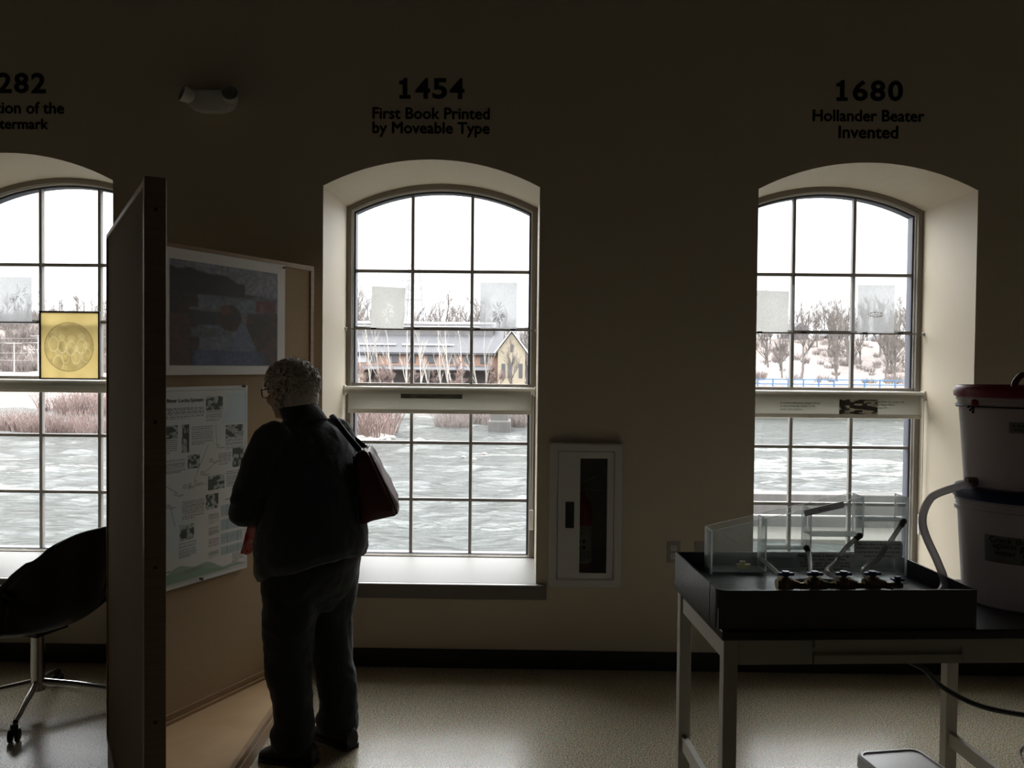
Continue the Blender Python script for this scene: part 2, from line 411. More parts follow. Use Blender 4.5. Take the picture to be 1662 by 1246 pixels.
M = dict(
    wall=mat('cream_wall_paint', (.67, .59, .455), .55, vary=.10, scale=1.5, bump=.08, bscale=140, bdist=.002),
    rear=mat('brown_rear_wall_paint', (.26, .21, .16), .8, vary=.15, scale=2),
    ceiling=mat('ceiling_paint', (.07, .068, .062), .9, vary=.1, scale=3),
    floor=floor_material(),
    base=mat('black_rubber_base', (.012, .012, .012), .5, vary=.2, scale=20),
    sill=mat('grey_white_sill', (.26, .255, .24), .5, spec=.2, vary=.5, scale=3.5, stretch=(1, 3, 1), col2=(.24, .24, .225)),
    nosing=mat('dark_sill_nosing', (.20, .185, .165), .35, vary=.1, scale=20),
    frame=mat('taupe_window_frame', (.24, .21, .18), .5, vary=.12, scale=30),
    frame_white=mat('white_sash_paint', (.80, .79, .76), .45, vary=.08, scale=30),
    gasket=mat('dark_gasket', (.06, .065, .085), .5, vary=.1, scale=40),
    muntin=mat('grey_muntin_bar', (.23, .215, .20), .5, vary=.1, scale=40),
    glass=clear('window_glass', (.985, .99, .985), .015, .35),
    letter=mat('black_vinyl_lettering', (.006, .006, .006), .55, vary=.1, scale=60),
    blind=sheet('blind_cloth', .55, .0, (.58, .575, .52)),
    rail=mat('blind_aluminium', (.62, .61, .56), .4, vary=.08, scale=30),
    paper=sheet('handmade_paper', .88, .04, None, .60), film=sheet('tissue_paper', .9, .27, None, .43),
    holder=clear('acrylic_holder', (.95, .95, .95), .03, .3, haze=.05),
    amber=sheet('amber_watermark', .72, 0, None, .66),
    black=mat('black_frame', (.012, .011, .010), .4, vary=.1, scale=50),
    white_metal=mat('white_enamel', (.72, .72, .70), .4, vary=.05, scale=30, bump=.02, bscale=200),
    red=mat('red_enamel', (.42, .015, .012), .3, vary=.1, scale=30),
    chrome=mat('chrome', (.72, .72, .72), .18, 1, vary=.1, scale=40),
    brass=mat('brass', (.40, .31, .17), .35, .9, vary=.4, scale=60),
    blue_handle=mat('blue_plastic_handle', (.012, .03, .16), .4, vary=.15, scale=60),
    fabric=weave('brown_panel_fabric', (.30, .235, .165), (.20, .155, .11)),
    cork=weave('tan_panel_cloth', (.44, .33, .20), (.31, .225, .13)),
    oak=wood('oak_edge', (.38, .25, .135), (.27, .165, .085)),
    oak_dark=wood('dark_oak_post', (.27, .19, .12), (.20, .14, .085)),
    ply=wood('tan_platform', (.55, .37, .20), (.46, .30, .155), (1, 1, 1), .5, 4),
    ink=inked('printed_paper'),
    pin=mat('dark_pin', (.02, .02, .03), .3, vary=.1, scale=80),
    shell=mat('black_chair_shell', (.008, .008, .008), .38, vary=.2, scale=30),
    cushion=mat('mauve_seat_fabric', (.50, .44, .48), .95, vary=.4, scale=25, bump=.3, bscale=60),
    rubber=mat('black_caster', (.012, .012, .012), .5, vary=.2, scale=60),
    top=mat('black_resin_top', (.010, .010, .011), .32, vary=.3, scale=20),
    steel=mat('beige_grey_steel', (.43, .41, .35), .5, vary=.10, scale=14, bump=.03, bscale=120),
    tray=mat('black_plastic_tray', (.045, .046, .049), .30, vary=.35, scale=14, bump=.15, bscale=50),
    smoked=clear('smoky_cabinet_glass', (.72, .72, .70), .02, .35),
    acrylic=clear('clear_acrylic', (.94, .955, .95), .03, .55, haze=.06),
    acrylic_floor=clear('frosted_acrylic', (.85, .88, .88), .05, .5, haze=.42),
    edge=clear('acrylic_edge', (.9, .9, .9), .15, .7, .1, haze=.9, hcol=(.97, .98, .97)),
    acrylic_old=clear('scuffed_acrylic', (.90, .91, .90), .05, .6, .05, haze=.2),
    tube=clear('clear_vinyl_tube', (.80, .80, .78), .10, .75, .06, haze=.6, hcol=(.72, .70, .68)),
    hose=clear('milky_hose', (.7, .7, .7), .10, .6, .12, haze=.75, hcol=(.66, .62, .62)),
    fitting=mat('grey_brown_fitting', (.16, .115, .10), .5, vary=.2, scale=60),
    toy=mat('yellow_toy_plastic', (.60, .52, .10), .4, vary=.3, scale=60),
    pail=plastic('white_pail_plastic', (.66, .61, .60), .30),
    red_lid=mat('dark_red_lid', (.30, .022, .035), .4, vary=.12, scale=20),
    blue_lid=mat('navy_lid', (.012, .028, .10), .4, vary=.12, scale=20),
    grey_label=mat('grey_label', (.30, .29, .28), .5, vary=.1, scale=40),
    placard=sheet('laminated_placard', .55, .06, (.46, .45, .44)),
    cable=mat('black_cable', (.010, .010, .010), .5, vary=.1, scale=80),
    bin=mat('white_bin_plastic', (.66, .645, .65), .35, vary=.08, scale=12, bump=.1, bscale=90, bdist=.002),
    cover=mat('outlet_plate', (.40, .38, .33), .45, vary=.05, scale=60),
    skin=mat('skin', (.55, .36, .28), .5, vary=.25, scale=30, col2=(.48, .28, .22), bump=.1, bscale=120, bdist=.002),
    hair=mat('grey_hair', (.66, .63, .57), .55, vary=.5, scale=70, col2=(.34, .31, .28), bump=.9, bscale=130, bdist=.006),
    sweater=mat('navy_knit', (.020, .031, .042), .95, vary=.3, scale=45, bump=.7, bscale=160, bdist=.004, sheen=.35),
    jeans=mat('dark_denim', (.008, .014, .020), .9, vary=.35, scale=30, bump=.35, bscale=120, bdist=.003, sheen=.15),
    shoe=mat('black_shoe', (.010, .009, .009), .55, vary=.2, scale=40, bump=.1),
    bag=mat('maroon_leather', (.085, .014, .022), .5, vary=.35, scale=16, bump=.5, bscale=24, bdist=.01),
    strap=mat('dark_strap', (.014, .008, .010), .6, vary=.2, scale=40),
    red_cloth=mat('red_print_cloth', (.62, .05, .05), .8, vary=1.0, scale=46, col2=(.85, .55, .52), bump=.2),
    eyeglass=mat('tortoise_frame', (.02, .012, .010), .3, vary=.3, scale=50),
    eye=mat('eye_white', (.75, .73, .70), .2, vary=.1, scale=40),
    water=water_material(), ground=ground_material(),
    bark=mat('grey_bark', (0.100, 0.086, 0.078), .95, vary=.4, scale=3, col2=(0.064, 0.054, 0.048)),
    birch=mat('pale_birch_bark', (0.288, 0.268, 0.244), .9, vary=.5, scale=3, col2=(0.176, 0.156, 0.140)),
    twig=mat('red_brown_twigs', (.14, .10, .09), .95, vary=.5, scale=2, col2=(.13, .09, .08)),
    brush=mat('grey_brown_brush', (0.124, 0.104, 0.096), .95, vary=.6, scale=2, col2=(0.092, 0.072, 0.066)),
    brick=mat('old_brick', (0.187, 0.119, 0.090), .95, vary=.7, scale=1.4, col2=(0.158, 0.108, 0.090)),
    slate=mat('slate_roof', (0.040, 0.040, 0.044), .85, vary=.4, scale=.8, col2=(0.053, 0.053, 0.057)),
    snow=mat('snow', (0.247, 0.251, 0.262), .9, vary=.25, scale=1.2, col2=(0.188, 0.191, 0.203)),
    cream=mat('cream_brick', (0.210, 0.184, 0.135), .9, vary=.3, scale=2),
    dark=mat('dark_window', (.05, .05, .055), .3, vary=.2, scale=3),
    grey_clad=mat('grey_cladding', (0.096, 0.091, 0.091), .85, vary=.3, scale=1.5),
    lattice=mat('galvanised_steel', (0.176, 0.180, 0.192), .6, .2, vary=.15, scale=4),
    concrete=mat('weathered_concrete', (0.065, 0.061, 0.057), .9, vary=.75, scale=1.3, stretch=(2.5, 2.5, .5), col2=(0.037, 0.035, 0.033), bump=.3, bscale=6),
    concrete_pale=mat('pale_concrete', (0.072, 0.066, 0.055), .9, vary=.45, scale=1.5, col2=(0.055, 0.052, 0.045)),
    blue=mat('blue_railing_paint', (0.035, 0.098, 0.189), .5, vary=.3, scale=3),
    rock=mat('river_rock', (0.158, 0.143, 0.128), .9, vary=.6, scale=2.5, bump=.5, bscale=5),
    pole=mat('pale_weathered_pole', (0.238, 0.224, 0.217), .9, vary=.2, scale=3),
    house=mat('grey_house_siding', (0.070, 0.068, 0.071), .9, vary=.2, scale=2),
)

# ------------------------------------------------------------------ the room
WY, GY, THICK = 4.5, 5.12, .78            # inner wall face, window plane, wall thickness
HW, RISE = .572, .141
ARC = (HW*HW+RISE*RISE)/(2*RISE)
ZS, SPRING = .455, 2.553
DZ = (.02, 0, 0, 0, .02, 0, 0, 0, 0)
def outline(cx, inset, z0, dz, n=20):
    r, w = ARC-inset, HW-inset
    zc = SPRING+dz+RISE-ARC
    a = math.asin(w/r)
    pts = [(cx-w, z0), (cx+w, z0)]
    for i in range(n+1):
        t = a-2*a*i/n
        pts.append((cx+r*math.sin(t), zc+r*math.cos(t)))
    return pts
XL, XR, YB, CEIL = -11.2, 10.2, -5.5, 5.2
def struct(name, bm, m, **kw):
    o = obj(name, bm, m, **kw); o['kind'] = 'structure'; return o
bm = BM(); box(bm, XL-.3, XR+.3, WY, WY+THICK, -.0, CEIL)
wall = struct('wall_window_side', bm, M['wall'])
cutters = []
for cx, dz in zip(WINX, DZ):
    c = BM(); prism(c, outline(cx, 0, ZS-.07, dz), WY-.3, WY+THICK+.3); cutters.append(obj('cut', c))
c = BM(); box(c, .178, .500, WY-.2, WY+.16, .482, 1.178); cutters.append(obj('cut', c))
for c in cutters:
    md = wall.modifiers.new('b', 'BOOLEAN'); md.operation = 'DIFFERENCE'; md.object = c; md.solver = 'EXACT'
nm = evaluate(wall); wall.modifiers.clear(); wall.data = nm
for c in cutters: bpy.data.objects.remove(c)
bm = BM(); box(bm, XL-.3, XR+.3, YB-.3, WY+THICK, -.12, 0); struct('floor', bm, M['floor'])
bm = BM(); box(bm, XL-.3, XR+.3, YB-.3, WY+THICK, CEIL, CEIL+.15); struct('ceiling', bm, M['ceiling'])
bm = BM(); box(bm, XL-.3, XL, YB, WY, 0, CEIL); struct('wall_left', bm, M['wall'])
bm = BM(); box(bm, XR, XR+.3, YB, WY, 0, CEIL); struct('wall_right', bm, M['wall'])
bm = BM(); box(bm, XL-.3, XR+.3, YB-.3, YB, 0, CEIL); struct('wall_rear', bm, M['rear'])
bm = BM(); box(bm, XL, XR, WY-.012, WY, 0, .10, .003); struct('baseboard_window_side', bm, M['base'])

for i, (cx, dz) in enumerate(zip(WINX, DZ)):
    bm = BM(); ring_prism(bm, outline(cx, .001, ZS, dz), outline(cx, .030, ZS+.006, dz), GY-.02, GY+.08)
    w = struct('window_%d' % (i+1), bm, M['frame'])
    bm = BM(); ring_prism(bm, outline(cx, .030, ZS+.006, dz), outline(cx, .038, ZS+.010, dz), GY+.005, GY+.08)
    ch = obj('sash', bm, M['frame_white'], w); ch['label'] = 'thin white sash edge'
    bm = BM(); ring_prism(bm, outline(cx, .038, ZS+.010, dz), outline(cx, .050, ZS+.016, dz), GY+.015, GY+.08)
    ch = obj('gasket', bm, M['gasket'], w); ch['label'] = 'dark gasket around the glass'
    bm = BM(); prism(bm, outline(cx, .044, ZS+.013, dz), GY+.032, GY+.038); obj('pane', bm, M['glass'], w)
    bm = BM()
    zc = SPRING+dz+RISE-ARC
    for sx_ in (-.18, .18):
        ztop = zc+math.sqrt((ARC-.045)**2-sx_**2)
        box(bm, cx+sx_-.009, cx+sx_+.009, GY+.018, GY+.05, ZS+.012, ztop)
    for z in (2.176, 1.832, 1.14, .795):
        box(bm, cx-HW+.045, cx+HW-.045, GY+.019, GY+.049, z+dz-.009, z+dz+.009)
    ch = obj('muntin_grid', bm, M['muntin'], w)
    bm = BM(); box(bm, cx-HW+.03, cx+HW-.03, GY-.005, GY+.06, 1.46+dz, 1.50+dz); obj('meeting_rail', bm, M['frame'], w)
    bm = BM(); box(bm, cx-HW, cx+HW, WY, GY+.02, ZS-.07, ZS)
    sl_ = struct('trim_%d' % (i+1), bm, M['sill'])
    bm = BM(); box(bm, cx-HW-.055, cx+HW+.055, WY-.042, WY-.0005, ZS-.078, ZS, .006); obj('nosing', bm, M['nosing'], sl_)

# ------------------------------------------------------------------ window dressing: blinds, rails, papers
def hcolor(shape, c): 
    a = np.zeros((*shape, 3)); a[:] = c; return a
def blot(img, x0, x1, y0, y1, c, a=1.):
    h, w = img.shape[:2]
    X0, X1, Y0, Y1 = [int(round(v)) for v in (x0*w, x1*w, y0*h, y1*h)]
    X0, Y0 = max(X0, 0), max(Y0, 0)
    img[Y0:max(Y1, Y0+1), X0:max(X1, X0+1)] = img[Y0:max(Y1, Y0+1), X0:max(X1, X0+1)]*(1-a)+np.array(c)*a
def grain(h, w, cells, seed=0):
    """smooth random field 0..1"""
    g = np.random.default_rng(seed).random((cells+2, cells+2))
    y = np.linspace(0, cells, h); x = np.linspace(0, cells, w)
    yi, xi = y.astype(int), x.astype(int); fy, fx = (y-yi)[:, None], (x-xi)[None, :]
    fy, fx = fy*fy*(3-2*fy), fx*fx*(3-2*fx)
    a = g[np.ix_(yi, xi)]; b = g[np.ix_(yi, xi+1)]; c = g[np.ix_(yi+1, xi)]; d = g[np.ix_(yi+1, xi+1)]
    return (a*(1-fx)+b*fx)*(1-fy)+(c*(1-fx)+d*fx)*fy
def lines(img, x0, x1, y0, y1, n, c, a=.8, seed=0, thick=.5):
    rng = np.random.default_rng(seed); st = (y1-y0)/n
    for i in range(n):
        x = x0; end = x1-(0 if i < n-1 else (x1-x0)*rng.uniform(.2, .6))-(x1-x0)*rng.uniform(0, .06)
        while x < end:
            w = (x1-x0)*rng.uniform(.05, .16)
            blot(img, x, min(x+w, end), y0+i*st, y0+i*st+st*thick, c, a*rng.uniform(.75, 1)); x += w+(x1-x0)*.02
names = ('left', 'centre', 'right')
for i, (cx, dz) in enumerate(zip(WINX[:3], DZ)):
    lab = ('rolled white blind across the left window, the narrowest with almost no cloth showing',
           'white roller blind across the centre window with a dark printed strip',
           'white roller blind across the right window with printed text and a photograph')[i]
    b = empty('roller_blind', (cx, GY-.07, 1.46+dz), 0, lab, 'blind', 'roller blinds at mid height of the windows')
    bm = BM()
    prof = [(.0215, -HW+.012), (.0225, -HW+.02), (.0225, HW-.02), (.0215, HW-.012)]
    lathe(bm, prof, 20, Matrix.Rotation(R(90), 4, 'Y'))
    obj('roller_tube', bm, M['rail'], b, 40)
    for s in (-1, 1):
        bm = BM(); box(bm, s*(HW-.0055)-.005, s*(HW-.0055)+.005, -.025, .028, -.03, .026, .003); obj('bracket', bm, M['frame_white'], b)
    drop = .042 if i == 0 else .125
    bm = BM(); box(bm, -HW+.03, HW-.03, -.0225, -.0215, -drop, 0); obj('cloth', bm, M['blind'], b)
    bm = BM(); box(bm, -HW+.028, HW-.028, -.0275, -.0175, -drop-.012, -drop+.012, .004)
    o = obj('hem_bar', bm, M['rail'], b)
    if i == 1:
        im = hcolor((16, 120), (.26, .26, .24)); im[:] += (grain(16, 120, 9, 3)[..., None]-.5)*.35
        o = printed('printed_strip', im, .365, .026, M['ink'], b); o.location = (-.23, -.0245, -.047); o['label'] = 'dark printed picture strip on the cloth'
    if i == 2:
        g = grain(60, 110, 9, 8); g2 = grain(60, 110, 5, 12)
        im = np.where((g > .55)[..., None], (.82, .80, .74), (.20, .18, .15)) * (.7+.3*g2[..., None])
        o = printed('printed_photograph', im, .225, .088, M['ink'], b); o.location = (.065, -.0245, -.115); o['label'] = 'black and white photograph printed on the cloth'
        for (tx, x, z, w) in (('A colonial mill room; stopper drives', -.135, -.052, .235), ('an early Hollander beater in the', -.15, -.070, .205), ('center of its evolution.', -.185, -.088, .135),
                              ('Setting fibers into pulp in the', .385, -.040, .18), ('Clifton Paper Mill in', .355, -.058, .125), ('Kennesaw, NY.', .335, -.075, .085)):
            o = link('printed_caption', text_mesh(tx, w=w, depth=.0003), M['letter'], b); o.location = (x-.03, -.0242, z)
    # bead chain and its tensioner on the right jamb
    if i > 0:
        ch = BM(); x = HW-.022
        for dx in (-.008, .006): tube(ch, [(x+dx, -.03, 0), (x+dx*.8, -.034, -.45), (x+dx*.6, -.03, -.72)], .0022, 6)
        obj('bead_chain', ch, M['rail'], b)
        ch = BM(); box(ch, x-.012, x+.012, -.04, -.018, -.82, -.70, .005); obj('chain_tensioner', ch, M['frame_white'], b)
    # thin display rail above
    r = empty('display_rail', (cx, GY-.055, 1.823+dz), 0, 'thin dark rail across the %s window holding up paper sheets' % names[i], 'rail', 'paper display rails')
    bm = BM(); box(bm, -HW+.012, HW-.012, -.006, .010, -.005, .003); obj('rail_bar', bm, M['muntin'], r)
    for s in (-1, 1):
        bm = BM(); box(bm, s*(HW-.006)-.006, s*(HW-.006)+.006, -.012, .016, -.010, .008, .002); obj('end_bracket', bm, M['rail'], r)
    for s in (-.40, -.14, .22, .43):
        bm = BM(); box(bm, s-.015, s+.015, -.009, -.004, -.002, .007); obj('clip', bm, M['black'], r)

def leaf_mark(im, cx, cy, s, c, seed, n=26, a=.8):
    rng = np.random.default_rng(seed); h, w = im.shape[:2]
    for k in range(n):
        ang = rng.uniform(0, 6.28); r = s*rng.uniform(0, 1); x, y = cx+math.cos(ang)*r*.6, cy+math.sin(ang)*r
        for t in range(14):
            ang += rng.uniform(-.5, .5); x += math.cos(ang)*s*.05; y += math.sin(ang)*s*.05
            X, Y = int(x*w), int(y*h)
            if 0 <= X < w and 0 <= Y < h: im[Y, X] = im[Y, X]*(1-a)+np.array(c)*a
def window_paper(p0, p1, p2, m, label, img, tilt=0., holder=True):
    """p0 lower left px, p1 lower right px, p2 upper left px at the rail plane"""
    Y = GY-.045
    a, b, c = at(*p0, Y), at(*p1, Y), at(*p2, Y)
    w, h = (b-a).length, (c-a).length
    o = printed('watermarked_paper', img, w, h, m)
    o.location = (a.x, Y, a.z); o.rotation_euler = (0, tilt, 0)
    tag(o, label, 'paper sheet', 'watermarked papers in the windows')
    if holder:
        bm = BM(); box(bm, -w*.18, w*1.16, .004, .0065, 0, h*1.14, 0); hb = obj('clear_holder', bm, M['holder'], o)
        hb.rotation_euler = (0, -tilt, 0)
pim = lambda c, seed: np.clip(hcolor((90, 62), np.array(c)*.4+.6*np.array((.90, .90, .90)))+(grain(90, 62, 30, seed)[..., None]-.5)*.05, 0, 1)
im = pim((.83, .82, .76), 1); leaf_mark(im, .5, .62, .17, (1, 1, .97), 4)
window_paper((600.5, 531.5), (655, 532.5), (604.5, 464), M['paper'], 'cream paper sheet leaning at the left side of the centre window', im, R(2.6))
im = pim((.86, .88, .90), 2); leaf_mark(im, .5, .68, .17, (.12, .12, .12), 5, 34)
window_paper((779, 533), (838.5, 534), (779, 458), M['film'], 'see-through grey tissue sheet with dark mark, right side of the centre window', im)
im = pim((.84, .83, .78), 3)
window_paper((1223, 541), (1278.5, 541.5), (1226, 471), M['paper'], 'cream paper sheet at the left edge of the right window', im, R(1))
im = pim((.87, .88, .88), 6)
for k in range(60):
    t = k/60*6.28
    for rr in (.16, .2):
        im[int((.60+.05*rr/.2*math.sin(t))*90), int((.5+rr*math.cos(t))*62)] = .35
blot(im, .40, .6, .595, .603, (.4, .4, .4))
window_paper((1391, 542), (1451, 543), (1392, 462), M['film'], 'see-through tissue sheet with an oval mark, right side of the right window', im)
im = pim((.85, .87, .89), 7); leaf_mark(im, .7, .42, .2, (.3, .33, .3), 8, 20)
window_paper((-20, 525), (52, 526), (-16, 449), M['film'], 'see-through tissue sheet in clear holder at the left window', im)

# framed amber watermark standing on the left blind
Y = GY-.10
a, b, c = at(64.5, 614, Y), at(162.5, 614, Y), at(64.5, 503, Y)
w, h = b.x-a.x, c.z-a.z
fr = empty('watermark_frame', (a.x, Y, 1.4832+DZ[0]), 0, 'black-framed amber watermark picture standing on the left window blind', 'framed picture')
bm = BM(); ring_prism(bm, [(0, 0), (w, 0), (w, h), (0, h)], [(.009, .009), (w-.009, .009), (w-.009, h-.009), (.009, h-.009)], -.007, .007); obj('picture_frame', bm, M['black'], fr)
im = hcolor((150, 130), (.80, .71, .46)); hh, ww = 150, 130
im += (grain(hh, ww, 6, 5)[..., None]-.5)*.07
yy, xx = np.mgrid[0:hh, 0:ww]; yy, xx = yy/hh, xx/ww
rad = np.hypot((xx-.48)/.42, (yy-.52)/.37)
im[rad < 1] *= .90; im[(rad > .965) & (rad < 1.01)] *= .82
tone = grain(hh, ww, 12, 9)
inside = rad < .95
im[inside] *= (.86+.22*tone[inside])[:, None]
rng = np.random.default_rng(11)
for (px_, py_, s) in ((.22, .42, .10), (.36, .46, .09), (.52, .48, .10), (.30, .70, .11), (.70, .45, .10), (.78, .58, .10), (.60, .62, .09), (.42, .63, .08)):
    d = np.hypot((xx-px_)/s, (yy-py_+s*.9)/(s*.8)); im[(d < .62) & inside] = im[(d < .62) & inside]*.78+np.array((.93, .87, .66))*.22   # heads
    d = np.hypot((xx-px_)/(s*1.0), (yy-py_-s*.6)/(s*1.3)); m_ = (d < .9) & (d > .72) & inside; im[m_] = im[m_]*.72+np.array((.95, .90, .72))*.28   # shoulders
o = printed('watermark_sheet', im, w-.014, h-.014, M['amber'], fr); o.location = (.007, 0, .007); o['label'] = 'amber paper with a round scene of figures in relief'

# ------------------------------------------------------------------ lettering on the wall
def inscription(number, l1, l2, cx, ztop, wn, w1, w2, label):
    r = empty('wall_lettering', (cx, WY, ztop), 0, label, 'lettering', 'year inscriptions above the windows')
    # the figure one has a flag and a foot; the other figures are typed
    bm = BM(); th, dw = .108, wn/4
    prism(bm, [(.014, 0), (.072, 0), (.072, .019), (.055, .019), (.055, th), (.037, th), (.030, th-.012), (.012, th-.017), (.012, th-.033), (.031, th-.033), (.031, .019), (.014, .019)], -.0008, .0008)
    for v in bm.verts: v.co.x -= wn/2
    o = obj('year_digit', bm, M['letter'], r); o.location = (0, -.001, -.108)
    for q, ch in enumerate(number[1:]):
        o = link('year_digit', text_mesh(ch, w=dw*.86, h=th, bold=.028, depth=.0008), M['letter'], r); o.location = (-wn/2+dw*(q+1.5), -.001, -.054)
    o = link('caption_line', text_mesh(l1, w=w1-.004, bold=0, depth=.0008, fat=.0019), M['letter'], r); o.location = (0, -.001, -.184)
    o = link('caption_line', text_mesh(l2, w=w2-.004, bold=0, depth=.0008, fat=.0019), M['letter'], r); o.location = (0, -.001, -.269)
inscription('1282', 'Invention of the', 'Watermark', -2.711, 3.135, .362, .545, .375, 'black year 1282 and caption about the watermark on the wall, upper left')
inscription('1454', 'First Book Printed', 'by Moveable Type', -.495, 3.119, .362, .619, .619, 'black year 1454 and printed book caption above the centre window')
inscription('1680', 'Hollander Beater', 'Invented', 1.796, 3.121, .366, .582, .312, 'black year 1680 and Hollander beater caption above the right window')

# ------------------------------------------------------------------ emergency light
e = empty('emergency_light', (-1.64, WY, 2.985), R(0), 'white twin-head emergency light high on the wall left of the centre window', 'emergency light')
bm = BM()
prism(bm, [(-.125, .045), (.125, .045), (.13, .0), (.105, -.045), (.05, -.062), (-.05, -.062), (-.105, -.045), (-.13, .0)], -.075, 0)
bmesh.ops.bevel(bm, geom=bm.edges[:], offset=.008, segments=2, affect='EDGES')
obj('housing', bm, M['white_metal'], e, 40)
for s, yaw in ((-1, R(-52)), (1, R(14))):
    Mx = Matrix.Translation((s*.112, -.085, .012)) @ Matrix.Rotation(yaw, 4, 'Z') @ Matrix.Rotation(R(72), 4, 'X')
    bm = BM(); lathe(bm, [(.018, -.035), (.036, -.02), (.043, .012), (.045, .026), (.041, .026)], 24, Mx, True, False)
    hd = obj('lamp_head', bm, M['white_metal'], e, 50)
    bm = BM(); lathe(bm, [(.008, .0), (.030, .012), (.041, .022)], 24, Mx, True, False); obj('reflector', bm, M['chrome'], hd, 0)
    bm = BM(); lathe(bm, [(.0415, .024), (.03, .031), (.012, .034)], 24, Mx); obj('lens', bm, M['acrylic'], hd, 0)

# ------------------------------------------------------------------ fire extinguisher cabinet, set into the wall
fc = empty('extinguisher_cabinet', (.339, WY, .83), 0, 'white recessed fire extinguisher cabinet with narrow glass on the wall', 'cabinet')
x0, x1, z0, z1 = -.191, .191, -.380, .380
bm = BM(); ring_prism(bm, [(x0, z0), (x1, z0), (x1, z1), (x0, z1)], [(x0+.042, z0+.042), (x1-.042, z0+.042), (x1-.042, z1-.042), (x0+.042, z1-.042)], -.045, -.001)
bmesh.ops.bevel(bm, geom=[e_ for e_ in bm.edges if all(v.co.y < -.04 for v in e_.verts)], offset=.006, segments=2, affect='EDGES')
obj('trim_frame', bm, M['white_metal'], fc, 40)
bm = BM()
ix0, ix1, iz0, iz1 = -.157, .157, -.344, .344
box(bm, ix0, ix0+.002, -.03, .155, iz0, iz1); box(bm, ix1-.002, ix1, -.03, .155, iz0, iz1)
box(bm, ix0, ix1, -.03, .155, iz0, iz0+.002); box(bm, ix0, ix1, -.03, .155, iz1-.002, iz1); box(bm, ix0, ix1, .153, .155, iz0, iz1)
obj('inner_tub', bm, M['white_metal'], fc)
dx0, dx1, dz0, dz1 = -.146, .146, -.335, .335
gx0, gx1, gz0, gz1 = -.030, .113, -.305, .300
bm = BM(); ring_prism(bm, [(dx0, dz0), (dx1, dz0), (dx1, dz1), (dx0, dz1)], [(gx0, gz0), (gx1, gz0), (gx1, gz1), (gx0, gz1)], -.040, -.020)
dr = obj('door', bm, M['white_metal'], fc)
bm = BM(); box(bm, gx0-.004, gx1+.004, -.030, -.027, gz0-.004, gz1+.004); obj('glass_pane', bm, M['smoked'], dr)
bm = BM(); box(bm, -.106, -.060, -.0425, -.0395, -.068, .070); h_ = obj('recessed_pull', bm, M['black'], dr); h_['label'] = 'black recessed pull'
fe = empty('fire_extinguisher', (.325, WY+.068, .83-.342), 0, 'red fire extinguisher with white label behind the cabinet glass', 'fire extinguisher')
bm = BM(); lathe(bm, [(.05, .0), (.058, .008), (.058, .36), (.05, .395), (.028, .42), (.02, .43), (.02, .45)], 32); obj('cylinder', bm, M['red'], fe, 40)
im = hcolor((90, 60), (.78, .77, .73)); lines(im, .1, .62, .04, .30, 6, (.1, .1, .1), .8, 3)
for k in range(3):
    blot(im, .12+.2*k, .25+.2*k, .36, .46, (.15, .15, .16)); blot(im, .12+.2*k, .25+.2*k, .52, .62, (.3, .08, .08))
lines(im, .1, .9, .68, .95, 6, (.15, .15, .15), .8, 4)
rl = .0588; o = printed('cylinder_label', im, 2.4*rl, .20, M['ink'], fe, None); o.location = (0, 0, .075)
for v in o.data.vertices:
    t = v.co.x/rl-1.2; v.co.x, v.co.y = rl*math.sin(t), -rl*math.cos(t)
o['label'] = 'white printed instruction label'
bm = BM(); box(bm, -.022, .022, -.018, .018, .45, .49, .004); obj('valve', bm, M['brass'], fe)
bm = BM(); bar(bm, (-.02, 0, .492), (.10, 0, .545), .016, .006); bar(bm, (-.02, 0, .478), (.11, 0, .455), .016, .006); obj('lever', bm, M['chrome'], fe)
bm = BM(); tube(bm, spline([(-.02, 0, .47), (-.06, 0, .46), (-.074, 0, .38), (-.072, 0, .15)]), .008, 10); obj('hose', bm, M['black'], fe, 0)

# ------------------------------------------------------------------ outlets
for (x, lab, sw) in ((.811, 'power outlet plate on the wall left of the table corner', 0), (.956, 'blank wall plate partly hidden by the clear tank', 1)):
    r = empty('outlet_plate' if not sw else 'wall_plate', (x, WY, .633), 0, lab, 'outlet' if not sw else 'wall plate')
    bm = BM(); box(bm, -.035, .035, -.006, 0, -.057, .057, .003); obj('cover', bm, M['cover'], r, 40)
    if not sw:
        for z in (-.022, .022):
            bm = BM(); box(bm, -.016, .016, -.008, -.005, z-.014, z+.014, .002); s_ = obj('socket', bm, M['white_metal'], r)
            bm = BM()
            for q in (-.006, .006): box(bm, q-.0012, q+.0012, -.0085, -.0075, z-.003, z+.008)
            obj('slot', bm, M['black'], s_)
    else:
        for z in (-.042, .042):
            bm = BM(); lathe(bm, [(.003, 0), (.002, .0012)], 10, Matrix.Translation((0, -.006, z)) @ Matrix.Rotation(R(90), 4, 'X')); obj('screw', bm, M['chrome'], r)

